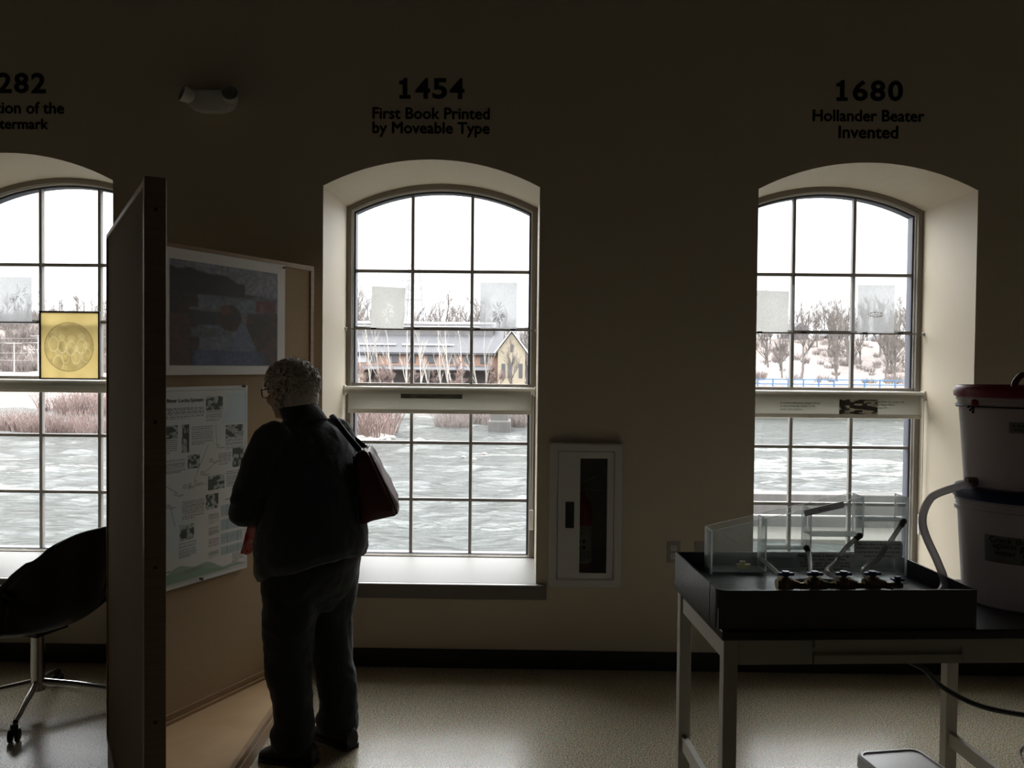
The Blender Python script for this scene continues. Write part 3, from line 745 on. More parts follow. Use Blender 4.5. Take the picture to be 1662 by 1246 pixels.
# ------------------------------------------------------------------ folding V-shaped display partition with posters
T0, B0 = 2.115, .10
pv = empty('display_partition', (-1.35, 3.35, 0), 0, 'tan cloth V-shaped folding display partition standing left of the centre window', 'display board')
def toloc(p): return (p[0]+1.35, p[1]-3.35)
def panel(pa, pb, thick, side, face_mat, edge_mat, frame_w, name):
    """vertical panel from pa to pb (its visible face), thickness away on side"""
    pa, pb = Vector((*toloc(pa), 0)), Vector((*toloc(pb), 0)); d = (pb-pa); L = d.length; d.normalize()
    nrm = Vector((-d.y, d.x, 0))*side
    Mx = Matrix((d, nrm, Vector((0, 0, 1)))).transposed().to_4x4(); Mx.translation = pa
    bm = BM(); box(bm, 0, L, .006, thick-.006, B0+frame_w*.2, T0-frame_w*.2, M=Mx); p_ = obj(name, bm, face_mat, pv)
    bm = BM()
    for (a_, b_, c_, e_) in ((0, L, T0-frame_w, T0), (0, L, B0, B0+frame_w), (0, frame_w, B0+frame_w, T0-frame_w), (L-frame_w, L, B0+frame_w, T0-frame_w)):
        box(bm, a_, b_, 0, thick, c_, e_, .002, M=Mx)
    obj('panel_frame', bm, edge_mat, p_)
    return Mx, L
# poster wing: from the hinge back towards the window wall
PA, PB = (-1.572, 3.335), (-1.084, 4.40)
Mp, Lp = panel(PA, PB, .05, 1, M['cork'], M['oak'], .026, 'poster_wing')
# near wing: from the hinge towards the camera, its outer cloth face to the left
Mn, Ln = panel((-1.655, 3.36), (-1.034, 2.31), .055, 1, M['fabric'], M['oak'], .016, 'near_wing')
bm = BM()
d = (Vector((-1.034, 2.31, 0))-Vector((-1.655, 3.36, 0))).normalized()
box(bm, Ln-.022, Ln+.012, -.001, .056, B0-.02, T0+.004, .003, M=Mn)
post = obj('end_post', bm, M['oak_dark'], pv)
for z in (2.03, 1.45, 1.05, .62):
    bm = BM(); lathe(bm, [(.0055, 0), (.0045, .003)], 12, Mn @ Matrix.Translation((Ln+.0115, .028, z)) @ Matrix.Rotation(R(90), 4, 'Y')); obj('screw', bm, M['pin'], post)
# wedge-shaped base platform between the wings
bm = BM(); pl = [toloc(p) for p in ((-1.068, 2.42), (-1.104, 4.36), (-1.60, 3.36))]
prism(bm, pl, .0, .088, 'z'); obj('base_platform', bm, M['ply'], pv)
bm = BM(); a_, b_ = Vector((*toloc((-1.064, 2.40)), 0)), Vector((*toloc((-1.098, 4.37)), 0))
for k, (o_, z_) in enumerate(((0.0, .018), (.004, .050), (.0, .080))):
    bar(bm, a_+Vector((o_, 0, z_)), b_+Vector((o_, 0, z_)), .020, .026)
obj('edge_moulding', bm, M['oak'], pv)
bm = BM(); bar(bm, Mp @ Vector((0, -.008, .094)), Mp @ Vector((Lp, -.008, .094)), .016, .012); obj('foot_moulding', bm, M['oak'], pv)
bm = BM(); box(bm, .0, Ln, .004, .051, 0, B0, M=Mn); obj('plinth', bm, M['oak_dark'], pv)
bm = BM(); box(bm, .0, Lp, .004, .046, 0, B0, M=Mp); obj('plinth', bm, M['oak_dark'], pv)

# posters: find where the sight line through a photo point meets the poster wing face
P0 = Vector((PA[0], PA[1], 0)); pd = (Vector((PB[0], PB[1], 0))-P0).normalized(); pn = Vector((-pd.y, pd.x, 0))
def onwing(px, py):
    o_ = Vector((0, 0, EYE)); r_ = at(px, py, 1)-o_
    t = (P0-o_).dot(pn)/r_.dot(pn); q = o_+r_*t
    return (q-P0).dot(pd), q.z
def poster(name, img, s0, s1, z0, z1, m, label, cat, pins):
    o = printed(name, img, s1-s0, z1-z0, m)
    q = P0+pd*s0-pn*.003; o.location = (q.x, q.y, z0); o.rotation_euler = (0, 0, math.atan2(pd.y, pd.x))
    tag(o, label, cat)
    for (ps, pz) in pins:
        bm = BM(); lathe(bm, [(.006, 0), (.004, .004), (.004, .008), (.007, .012)], 12, Matrix.Translation((ps, -.0005, pz)) @ Matrix.Rotation(R(90), 4, 'X'))
        obj('push_pin', bm, M['pin'], o, 40)
    return o
# river view print
sL, _ = onwing(255, 400); sR, zTR = onwing(462, 431); _, zBR = onwing(461, 607); 
sL = max(sL, .03)
Hn, Wn = 150, 190
yy, xx = np.mgrid[0:Hn, 0:Wn]; v, u = yy/Hn, xx/Wn
im = np.zeros((Hn, Wn, 3)); im[:] = (.50, .52, .58)
sky = v < .26; im[sky] = (.62, .63, .69)
hz = .18+.10*u+.02*grain(Hn, Wn, 14, 1); im[(v > hz) & (v < .34)] = (.33, .31, .30)
water_ = v > .30; im[water_] = (.52, .55, .62)
im[water_] *= (.9+.2*grain(Hn, Wn, 16, 2)[water_])[:, None]
t1 = (v > .03+.28*u*u+.05*grain(Hn, Wn, 12, 3)) & (v < .30-.02*u) & (u < .66); im[t1] = np.array((.15, .13, .11))
lt = (u < .22-.10*np.abs(v-.55)+.06*grain(Hn, Wn, 10, 4)) & (v > .28); im[lt] = (.26, .18, .15)
lt2 = (u < .14+.04*grain(Hn, Wn, 10, 5)) & (v > .5); im[lt2] = (.40, .24, .17)
rt = (u > .66+.35*np.maximum(v-.62, 0)+.03*grain(Hn, Wn, 16, 6)) & (v > .46-.1*(u-.66)); im[rt] = (.27, .23, .18)
rt2 = rt & (grain(Hn, Wn, 22, 7) > .55); im[rt2] = (.38, .25, .18)
isl = np.hypot((u-.52)/.10, (v-.52)/.12) < 1+.2*grain(Hn, Wn, 12, 9); im[isl] = (.26, .18, .13)
isl2 = np.hypot((u-.47)/.05, (v-.44)/.05) < 1; im[isl2] = (.48, .29, .18)
dam = (u > .18) & (u < .42) & (v > .46) & (v < .60); im[dam] = (.24, .25, .28)
dam2 = (u > .17) & (u < .42) & (v > .62) & (v < .72); im[dam2] = (.45, .47, .52)
im[(u > .16) & (u < .44) & (v > .43) & (v < .46)] = (.55, .54, .53)
can = (np.abs(u-.64) < .02+.42*np.maximum(v-.55, 0)) & (v > .55); im[can] = (.50, .55, .66)
low = (v > .84) & (u > .18) & (u < .90-.3*(1-v)); im[low] = im[low]*.3+np.array((.30, .36, .55))*.7
hs = (u > .77) & (u < .97) & (v > .30+.1*np.abs(u-.85)) & (v < .43); im[hs] = (.46, .22, .19)
im[(u > .74) & (u < .86) & (v > .25+.3*np.abs(u-.86)) & (v < .32)] = (.46, .47, .52)
im[(u > .81) & (u < .86) & (v > .35) & (v < .42)] = (.55, .40, .30)
for _ in range(2):      # a photograph has soft outlines
    im = (im+np.roll(im, 1, 0)+np.roll(im, -1, 0)+np.roll(im, 1, 1)+np.roll(im, -1, 1))/5
im *= (.60+.26*grain(Hn, Wn, 40, 10)+.12*grain(Hn, Wn, 75, 13))[..., None]
full = hcolor((180, 224), (.86, .85, .83)); full[16:16+Hn, 18:18+Wn] = im
o = poster('river_print', full, sL, sR, zBR, zTR, M['ink'], 'large colour print of a river and dam with white border, pinned top on the board', 'poster', [(sR-sL-.012, zTR-zBR-.012)])
# locks map
sL2, _ = onwing(250, 640); sL2 = max(sL2, .04); sR2, zT2 = onwing(401, 625); _, zB2 = onwing(402, 920)
mh, mw = 400, 250
im = hcolor((mh, mw), (.84, .85, .83))
im += (grain(mh, mw, 5, 21)[..., None]-.5)*np.array((.02, .05, .08))
g = grain(mh, mw, 5, 22); yy, xx = np.mgrid[0:mh, 0:mw]; v, u = yy/mh, xx/mw
lake = (u > .70+.06*np.sin(v*18)) & (v > .04) & (v < .20-.0*u); im[lake] = im[lake]*.5+np.array((.72, .82, .86))*.5
strip = (u < .34+.05*np.sin(v*14)) & (v > .58) & (v < .82); im[strip] = im[strip]*.5+np.array((.78, .84, .88))*.5
land = (v > .93-.03*np.sin(u*5)+.01*np.sin(u*20)) & (v < .97) ; im[land] = (.60, .68, .60)
land2 = (v > .955-.035*np.sin(u*4+.5)) & (v < .975); im[land2] = im[land2]*.5+np.array((.50, .62, .50))*.5
for e_ in ((.03, .97, .02, .022), (.03, .97, .978, .98)): blot(im, *e_, (.5, .52, .55), .7)
blot(im, .03, .033, .02, .98, (.5, .52, .55), .7); blot(im, .967, .97, .02, .98, (.5, .52, .55), .7)
lines(im, .06, .52, .105, .165, 7, (.35, .36, .38), .85, 31)
def photo(x0, x1, y0, y1, seed):
    h_, w_ = int((y1-y0)*mh), int((x1-x0)*mw); g1 = grain(h_, w_, 5, seed)
    ph = np.where((g1 > .52)[..., None], (.62, .66, .62), (.20, .23, .20)); ph = ph*(.75+.5*grain(h_, w_, 11, seed+1)[..., None])
    Y, X = int(y0*mh), int(x0*mw); im[Y:Y+h_, X:X+w_] = ph
for k, (a0, a1, b0, b1) in enumerate(((.52, .71, .055, .125), (.74, .95, .21, .28), (.05, .23, .19, .255), (.27, .35, .19, .33), (.33, .46, .345, .415), (.82, .96, .335, .44), (.545, .73, .465, .54), (.52, .66, .56, .64), (.25, .40, .69, .77))):
    photo(a0, a1, b0, b1, 50+k*3)
for k, (a0, a1, b0, b1, n) in enumerate(((.52, .71, .13, .185, 6), (.74, .95, .285, .345, 7), (.05, .23, .26, .33, 7), (.37, .60, .205, .30, 10), (.10, .31, .36, .43, 8), (.66, .81, .355, .42, 7), (.75, .95, .455, .54, 9), (.27, .51, .575, .67, 10), (.24, .42, .78, .86, 9), (.55, .67, .665, .72, 7), (.55, .67, .735, .78, 6), (.55, .67, .795, .84, 6), (.55, .67, .86, .90, 5), (.82, .95, .89, .95, 6))):
    lines(im, a0, a1, b0, b1, n, (.36, .37, .38), .8, 80+k)
for (b0, b1) in ((.63, .69), (.705, .765), (.78, .835), (.85, .895)):
    blot(im, .69, .94, b0, b1, (.62, .72, .73), .8); blot(im, .76, .765, b0, b1, (.3, .35, .36)); blot(im, .88, .885, b0, b1, (.3, .35, .36)); lines(im, .69, .94, b0+.01, b1, 4, (.42, .5, .52), .5, int(b0*99), .25)
lines(im, .74, .93, .60, .612, 1, (.1, .1, .1), .95, 5)
lines(im, .05, .24, .905, .913, 1, (.25, .25, .4), .95, 6); lines(im, .30, .5, .92, .945, 3, (.45, .47, .48), .8, 7)
def seg(x0, y0, x1, y1):
    for t in np.linspace(0, 1, 120):
        X, Y = int((x0+(x1-x0)*t)*mw), int((y0+(y1-y0)*t)*mh); im[Y, X] = (.45, .46, .46)
for s_ in ((.63, .19, .64, .31), (.55, .30, .40, .47), (.07, .47, .22, .525), (.15, .58, .20, .69), (.66, .39, .49, .45), (.53, .505, .33, .50)): seg(*s_)
for (cx_, cy_) in ((.655, .315), (.58, .385), (.48, .445), (.41, .485), (.35, .497), (.30, .50), (.21, .53), (.13, .585)):
    for t in np.linspace(0, 6.28, 40):
        im[int((cy_+.0085*math.sin(t))*mh), int((cx_+.0135*math.cos(t))*mw)] = (.22, .22, .24)
    lines(im, cx_+.02, cx_+.08, cy_+.008, cy_+.022, 2, (.4, .4, .4), .8, int(cx_*100))
o = poster('locks_map', im, sL2, sR2, zB2, zT2, M['ink'], 'white printed map of river locks pinned below the river print', 'poster', [(sR2-sL2-.03, zT2-zB2-.004), (.46*(sR2-sL2), .012)])
wt_ = (sR2-sL2)
t0_, t1_ = onwing(270, 648)[0]-sL2, onwing(329, 648)[0]-sL2
tm = link('map_title', text_mesh('River Locks System', w=t1_-t0_, h=.021, bold=.012, depth=.0003), M['letter'], o); tm.location = ((t0_+t1_)/2, -.0006, (zT2-zB2)*.93)

# ------------------------------------------------------------------ swivel armchair at left
cr = empty('swivel_armchair', (-2.22, 3.86, 0), math.atan2(.97, .25)*1.0, 'black shell swivel armchair on chrome star base by the left window', 'chair')
cr.rotation_euler = (0, 0, math.atan2(.955, .30))       # the seat opens to the left
def shell_pt(s, t):
    prof = [Vector((0, y, z)) for (y, z) in ((.25, .43), (.17, .425), (.05, .405), (-.08, .395), (-.18, .42), (-.255, .50), (-.295, .62), (-.325, .74), (-.345, .86))]
    k = t*(len(prof)-1); i = min(int(k), len(prof)-2); f = k-i
    p0, p1, p2, p3 = prof[max(i-1, 0)], prof[i], prof[i+1], prof[min(i+2, len(prof)-1)]
    P = .5*((2*p1)+(p2-p0)*f+(2*p0-5*p1+4*p2-p3)*f*f+(p3-p0+3*p1-3*p2)*f**3)
    T_ = (p2-p1).normalized(); N = Vector((0, -T_.z, T_.y)); N = Vector((0, T_.z, -T_.y)) if N.z < -.01 else N
    if N.y < 0: N.y = abs(N.y)
    w = .24+.05*math.sin(math.pi*min(t*1.15, 1))-.05*max(0, t-.8)/.2
    lift = .03+.155*math.exp(-((t-.70)/.20)**2)
    e_ = abs(s)**2.4
    rim_round = 1-.06*max(0, t-.86)/.14*abs(s)**3*5
    Q = P+Vector((s*w*(1+.06*e_), 0, 0))+N*lift*e_
    Q.z = Q.z if t < .86 else P.z*1.0+(Q.z-P.z)-.06*(t-.86)/.14*abs(s)**3
    return Q
bm = BM(); ns, nt = 26, 34
g = [[bm.verts.new(shell_pt(-1+2*i/ns, j/nt)) for i in range(ns+1)] for j in range(nt+1)]
for j in range(nt):
    for i in range(ns): bm.faces.new((g[j][i], g[j][i+1], g[j+1][i+1], g[j+1][i]))
sh = obj('shell', bm, M['shell'], cr, 0)
md = sh.modifiers.new('t', 'SOLIDIFY'); md.thickness = .016
sh.data = evaluate(sh); sh.modifiers.clear()
bm = BM(); tube(bm, [shell_pt(-1+2*i/ns, 1) for i in range(ns+1)], .010, 8)
for s_ in (-1, 1): tube(bm, [shell_pt(s_, j/nt) for j in range(nt+1)], .010, 8)
obj('rim_bead', bm, M['rubber'], cr, 0)
bm = BM(); cg = [[None]*11 for _ in range(11)]
for j in range(11):
    for i in range(11):
        a_, b_ = -1+.2*i, -1+.2*j
        cg[j][i] = bm.verts.new((a_*.205, .045+b_*.185, .46+.055*(1-a_**4)*(1-b_**4)))
for j in range(10):
    for i in range(10): bm.faces.new((cg[j][i], cg[j][i+1], cg[j+1][i+1], cg[j+1][i]))
r_ = bmesh.ops.extrude_face_region(bm, geom=bm.faces[:])
for v_ in [x for x in r_['geom'] if isinstance(x, bmesh.types.BMVert)]: v_.co.z -= .03
obj('seat_cushion', bm, M['cushion'], cr, 50)
for s_ in (-1, 1):
    bm = BM(); tube(bm, spline([(s_*.27, -.16, .60), (s_*.275, -.05, .655), (s_*.275, .14, .66), (s_*.27, .24, .63), (s_*.25, .26, .52), (s_*.22, .22, .44)]), .0145, 12); obj('armrest', bm, M['rubber'], cr, 0)
bm = BM(); tube(bm, [(0, 0, .385), (0, 0, .13), (0, 0, .10)], [.030, .030, .034], 20); obj('column', bm, M['chrome'], cr, 40)
bm = BM(); box(bm, -.09, .09, -.09, .09, .372, .392, .004); obj('swivel_plate', bm, M['rubber'], cr)
base_rot = R(32)
for k in range(4):
    a_ = base_rot+k*math.pi/2; dx, dy = math.cos(a_), math.sin(a_)
    bm = BM(); tube(bm, [(dx*.02, dy*.02, .135), (dx*.16, dy*.16, .112), (dx*.315, dy*.315, .078)], [.017, .015, .012], 12); lg = obj('base_leg', bm, M['chrome'], cr, 40)
    bm = BM()
    for q in (-.014, .014):
        Mx = Matrix.Translation((dx*.33-dy*q, dy*.33+dx*q, .027)) @ Matrix.Rotation(a_, 4, 'Z') @ Matrix.Rotation(R(90), 4, 'X')
        lathe(bm, [(.02, -.009), (.027, -.006), (.027, .006), (.02, .009)], 20, Mx)
    box(bm, dx*.33-.012, dx*.33+.012, dy*.33-.012, dy*.33+.012, .03, .075, .004)
    obj('caster', bm, M['rubber'], lg, 40)

# ------------------------------------------------------------------ laboratory table
TZ, TROT = .78, R(3.6)
tb = empty('laboratory_table', (.642, 2.685, 0), TROT, 'beige steel laboratory table with black top and drawer at right', 'table')
TL, TD = 1.62, .64
bm = BM(); box(bm, 0, TL, 0, TD, TZ-.032, TZ, .004); obj('tabletop', bm, M['top'], tb)
LW = .046
for (x, y) in ((.012, .020), (.012, TD-.06), (1.075, .020), (1.075, TD-.06)):
    bm = BM(); box(bm, x, x+LW, y, y+LW, 0, TZ-.033, .003); obj('leg', bm, M['steel'], tb)
for x in (.012, 1.075):
    bm = BM(); box(bm, x+.012, x+.034, .06, TD-.055, .135, .19, .002); obj('stretcher', bm, M['steel'], tb)
    bm = BM(); box(bm, x+.008, x+.028, .06, TD-.055, TZ-.11, TZ-.033, .002); obj('side_apron', bm, M['steel'], tb)
bm = BM(); box(bm, .058, .305, .026, .046, TZ-.118, TZ-.033, .002); obj('front_apron', bm, M['steel'], tb)
bm = BM(); box(bm, .800, TL-.01, .026, .046, TZ-.118, TZ-.033, .002); obj('front_apron', bm, M['steel'], tb)
bm = BM(); box(bm, .06, TL-.02, TD-.05, TD-.03, TZ-.115, TZ-.033, .002); obj('rear_apron', bm, M['steel'], tb)
bm = BM()
prism(bm, [(.022, TZ-.116), (.022, TZ-.088), (.036, TZ-.082), (.036, TZ-.066), (.018, TZ-.060), (.018, TZ-.036), (.40, TZ-.036), (.40, TZ-.116)], .308, .797, 'x')
obj('drawer', bm, M['steel'], tb)

# black shallow tray on the table
tr = empty('black_tray', (.642, 2.685, TZ+.001), TROT, 'black plastic tray with raised rim on top of the laboratory table', 'tray')
x0, x1, y0, y1, H_ = -.012, .836, .012, .575, .125
bm = BM(); box(bm, x0+.004, x1-.004, y0+.004, y1-.004, .0, .065); obj('tray_floor', bm, M['tray'], tr)
bm = BM()
def cornered(off, n=6):
    pts = []; rr = .035-off
    for k in range(n+1):
        a_ = math.pi+k/n*math.pi/2; pts.append((x0+.035+rr*math.cos(a_), y0+.035+rr*math.sin(a_)))
    return [(x0+off, y0+.09)]+pts+[(x1-off, y0+off), (x1-off, y1-off), (x0+off, y1-off), (x0+off, y0+.097)]
po, pi_ = cornered(0), cornered(.006)
n = len(po)
vo0 = [bm.verts.new((*p, 0)) for p in po]; vo1 = [bm.verts.new((*p, H_)) for p in po]; vi0 = [bm.verts.new((*p, 0)) for p in pi_]; vi1 = [bm.verts.new((*p, H_)) for p in pi_]
for i in range(n-1):
    j = i+1
    for q in ((vo0[i], vo0[j], vo1[j], vo1[i]), (vi0[i], vi1[i], vi1[j], vi0[j]), (vo1[i], vo1[j], vi1[j], vi1[i]), (vo0[i], vi0[i], vi0[j], vo0[j])): bm.faces.new(q)
bm.faces.new((vo0[0], vo1[0], vi1[0], vi0[0])); bm.faces.new((vo0[-1], vi0[-1], vi1[-1], vo1[-1]))
obj('tray_wall', bm, M['tray'], tr)
TF = TZ+.001+.065                        # level of the tray floor
bm = BM(); lathe(bm, [(.03, .0655), (.036, .0655), (.036, .072), (.03, .072)], 24, Matrix.Translation((.14, .09, 0)) @ Matrix.Diagonal((1.6, .6, 1, 1)), True, True); obj('drain_plate', bm, M['tray'], tr)

# clear stepped lock model
def xy(px, py, Z):
    q = atz(px, py, Z); return q
q0 = xy(1154, 932.7, TF); q1 = xy(1472, 934.8, TF)
ang = math.atan2(q1.y-q0.y, q1.x-q0.x)
W_ = (q1-q0).length
tk = empty('lock_model_tank', (q0.x, q0.y, TF+.0005), ang, 'clear acrylic stepped lock model standing in the black tray', 'tank')
DEP, TH = .105, .0065
def tz(px, py, y=0):   # height above the tray floor of a photo point, on the tank plane y
    o_ = Vector((0, 0, EYE)); r_ = at(px, py, 1)-o_
    nn = Vector((-math.sin(ang), math.cos(ang), 0)); pt = Vector((q0.x, q0.y, 0))+nn*y
    t = (pt-o_).dot(nn)/r_.dot(nn); Q = o_+r_*t
    return (Q-pt).dot(Vector((math.cos(ang), math.sin(ang), 0))), Q.z-TF
xa, za = tz(1154, 862); xb, zb = tz(1222.7, 850.5); xc, zc_ = tz(1401.7, 806); xd, zd = tz(1472, 807)
def plate(name, poly, y, m=M['acrylic'], em=M['edge']):
    bm = BM(); prism(bm, poly, y, y+TH)
    for f in bm.faces: f.material_index = 1 if f.calc_area() < 1e9 and len(f.verts) == 4 and abs(f.normal.y) < .5 else 0
    bm.normal_update()
    for f in bm.faces: f.material_index = 0 if abs(f.normal.y) > .5 else 1
    return obj(name, bm, [m, em], tk)
poly = [(0, 0), (W_, 0), (W_, zd), (xc, zc_), (0, za)]
plate('front_panel', poly, 0); plate('back_panel', poly, DEP-TH)
xs_ = [0, tz(1243, 860)[0], tz(1316, 850)[0], tz(1401, 830)[0], W_-TH]
fl = [.012, tz(1300, 891)[1], tz(1370, 870)[1], tz(1440, 845)[1]]
top_at = lambda x: za+(zc_-za)*min(x/xc, 1)
for k, x in enumerate(xs_):
    zlo = 0 if k in (0, 4) else fl[k-1]
    zlo = max(zlo, 0); bm = BM(); box(bm, x, x+TH, TH, DEP-TH, zlo, top_at(x)-.002)
    bm.normal_update()
    for f in bm.faces: f.material_index = 0 if abs(f.normal.x) > .5 else 1
    obj('divider', bm, [M['acrylic_old'] if k == 0 else M['acrylic'], M['edge']], tk)
for k in range(4):
    bm = BM(); box(bm, xs_[k]+TH, xs_[k+1], TH, DEP-TH, fl[k]-.004, fl[k]); obj('chamber_floor', bm, M['acrylic_floor'], tk)
def placard(name, px0, px1, py0, py1, n, seed, words, parent, y=-.002, slope=0.):
    xa_, zt = tz(px0, py0); xb_, zb_ = tz(px1, py1); w, h = xb_-xa_, zt-zb_
    bm = BM(); rr = min(w, h)*.22; pts = []
    for (cx_, cz_, a0) in ((w-rr, h-rr, 0), (rr, h-rr, 90), (rr, rr, 180), (w-rr, rr, 270)):
        for q in range(5): a_ = R(a0+q*22.5); pts.append((cx_+rr*math.cos(a_), cz_+rr*math.sin(a_)))
    prism(bm, pts, y-.001, y); o = obj(name, bm, M['placard'], parent); o.location = (xa_, 0, zb_); o.rotation_euler = (0, -slope, 0)
    for (tx, fx0, fw_, fz) in words:
        t_ = link('printed_line', text_mesh(tx, w=w*fw_, bold=.012, depth=.0002), M['letter'], o); t_.location = (w*(fx0+fw_/2), y-.0014, h*fz)
    o['label'] = 'rounded grey instruction placard'
    return o
placard('placard', 1291, 1386, 898, 927, 5, 1, (('keep the boat is about to go up,', .06, .86, .86), ('open the valve, water moves', .14, .7, .66), ('from the upper chamber into the', .08, .84, .46), ('chamber where the boat is waiting', .08, .84, .29), ('until both are level.', .2, .6, .13)), tk)
placard('placard', 1386, 1464, 877.5, 907, 5, 2, (('Take the tubes to the valves of the', .05, .90, .82), ('chamber you want, raise the valve,', .05, .90, .60), ('moving water up or down the top', .06, .88, .38), ('bucket to the reservoir.', .2, .6, .17)), tk)
sl = math.atan2(zc_-za, xc)
placard('slope_placard', 1306, 1372, 828, 838.5, 1, 3, (('the locks', .35, .3, .5),), tk, -.0025, sl)
# yellow toy boat
qx, qz = tz(1206, 904, .05)
ty = empty('toy_boat', (q0.x+qx*math.cos(ang)-.05*math.sin(ang), q0.y+.05+qx*math.sin(ang), TF+fl[0]+.0015), ang, 'tiny yellow toy boat in the lowest chamber of the clear tank', 'toy')
bm = BM(); prism(bm, [(-.026, .016), (-.018, 0), (.018, 0), (.028, .016)], -.011, .011); obj('hull', bm, M['toy'], ty)
bm = BM(); box(bm, -.012, .008, -.007, .007, .0165, .028, .002); obj('cabin', bm, M['toy'], ty)

# brass valve manifold with blue handles, lying in the tray
mp_ = [atz(px, 962, TF+.03) for px in (1272, 1319, 1366, 1413)]
mv = empty('valve_manifold', (.642, 2.685, TF+.0005), TROT, 'row of brass ball valves with blue handles at the tray front', 'valves')
inv = (Matrix.Translation((.642, 2.685, TF+.0005)) @ Matrix.Rotation(TROT, 4, 'Z')).inverted()
MY = .075
vx = []
for px in (1272, 1319, 1366, 1413):
    q = inv @ atz(px, 955, TF+.045); vx.append(q.x)
bm = BM(); tube(bm, [(vx[0]-.03, MY, .058), (vx[-1]+.10, MY, .058)], .010, 14)
for q in (vx[0]-.02, vx[1]+.03, vx[2]+.03, vx[-1]+.06): box(bm, q-.006, q+.006, MY-.012, MY+.012, 0, .06)
obj('manifold_pipe', bm, M['brass'], mv, 40)
for k, x in enumerate(vx):
    bm = BM()
    tube(bm, [(x-.030, MY, .064), (x-.022, MY, .064), (x-.021, MY, .064), (x+.021, MY, .064), (x+.022, MY, .064), (x+.044, MY-.002, .061)], [.017, .017, .022, .022, .016, .013], 8)
    ball(bm, (x, MY, .066), .024)
    tube(bm, [(x, MY, .07), (x, MY, .098)], .007, 10)
    vb = obj('ball_valve', bm, M['brass'], mv, 30)
    bm = BM(); box(bm, x-.027, x+.027, MY-.008, MY+.008, .092, .102, .003); tube(bm, [(x, MY, .09), (x, MY, .106)], .012, 12)
    obj('handle', bm, M['blue_handle'], vb, 40)
bm = BM(); x = vx[-1]+.085; box(bm, x-.02, x+.02, MY-.012, MY+.012, .074, .082, .003); tube(bm, [(x, MY, .05), (x, MY, .088)], .010, 12); obj('handle', bm, M['blue_handle'], mv, 40)
# clear tubes from the valves up to the tank
def tube_thing(name, pts, r, label, cat, group=None, ends=(), m=M['tube']):
    pts = [Vector(p) for p in pts]; o_ = pts[0]
    e_ = empty(name, o_, 0, label, cat, group)
    bm = BM(); tube(bm, [p-o_ for p in spline(pts, 10)], r, 14); obj('hose_wall', bm, m, e_, 0)
    for pe, d in ends:
        bm = BM(); pe = Vector(pe)-o_; d = Vector(d); tube(bm, [pe-d*.5, pe+d*.5], r*1.25, 12); ball(bm, pe+d*.5, r*1.45); obj('elbow_fitting', bm, M['fitting'], e_, 30)
mvw = inv.inverted()
def vtop(k, dz=.075, dy=.030): return mvw @ Vector((vx[k], MY+dy, dz))
def port(px, py): 
    o_ = Vector((0, 0, EYE)); nn = Vector((-math.sin(ang), math.cos(ang), 0)); r_ = at(px, py, 1)-o_
    pt = Vector((q0.x, q0.y, 0))-nn*.014; return o_+r_*((pt-o_).dot(nn)/r_.dot(nn))
pa = port(1236, 908); tube_thing('clear_tube', [vtop(0), vtop(0)*.5+pa*.5+Vector((0, 0, .004)), pa], .0085, 'straight clear tube from the first valve to the lowest chamber', 'tube', 'clear tubes between valves and tank')
pa = port(1311, 892); tube_thing('clear_tube', [vtop(1), (vtop(1)*.6+pa*.4)+Vector((.004, 0, .005)), pa+Vector((.004, 0, -.01)), pa], .0085, 'short upright clear tube rising from the second valve', 'tube', 'clear tubes between valves and tank', [(pa, (-.006, .004, .012))])
pa = port(1392, 872); tube_thing('clear_tube', [vtop(2), mvw @ Vector((vx[2]-.03, MY+.06, .09)), port(1352, 908)-Vector((0, .03, 0)), port(1372, 887)-Vector((0, .01, 0)), pa], .0085, 'curved clear tube from the third valve to the middle fitting', 'tube', 'clear tubes between valves and tank', [(pa, (.016, .004, .012))])
pa = port(1464, 850); tube_thing('clear_tube', [vtop(3), mvw @ Vector((vx[3]-.006, MY+.05, .10)), port(1420, 903)-Vector((0, .03, 0)), port(1440, 880)-Vector((0, .015, 0)), pa], .0085, 'longest clear tube from the fourth valve to the highest fitting', 'tube', 'clear tubes between valves and tank', [(pa, (.012, .003, .018))])

# ------------------------------------------------------------------ pails
BX, BY = 1.812, 3.09
def pail(name, z, r0, r1, h, lidmat, lidh, label, lab_z, lab_h, extra):
    e_ = empty(name, (BX, BY, z), 0, label, 'bucket')
    bm = BM(); lathe(bm, [(r0-.008, 0), (r0, .006), (r0+(r1-r0)*.82, h*.82), (r1+.006, h*.825), (r1+.006, h*.86), (r1, h*.865), (r1, h*.90), (r1+.005, h*.905), (r1+.005, h*.93), (r1, h*.935), (r1, h)], 56); body = obj('pail_body', bm, M['pail'], e_, 40)
    bm = BM(); lathe(bm, [(r1+.002, h-.020), (r1+.013, h-.020), (r1+.015, h-.004), (r1+.012, h+lidh*.5), (r1+.004, h+lidh), (r1-.012, h+lidh), (r1-.02, h+lidh*.6), (.01, h+lidh*.6)], 56); lid = obj('lid', bm, lidmat, e_, 40)
    return e_, body, lid
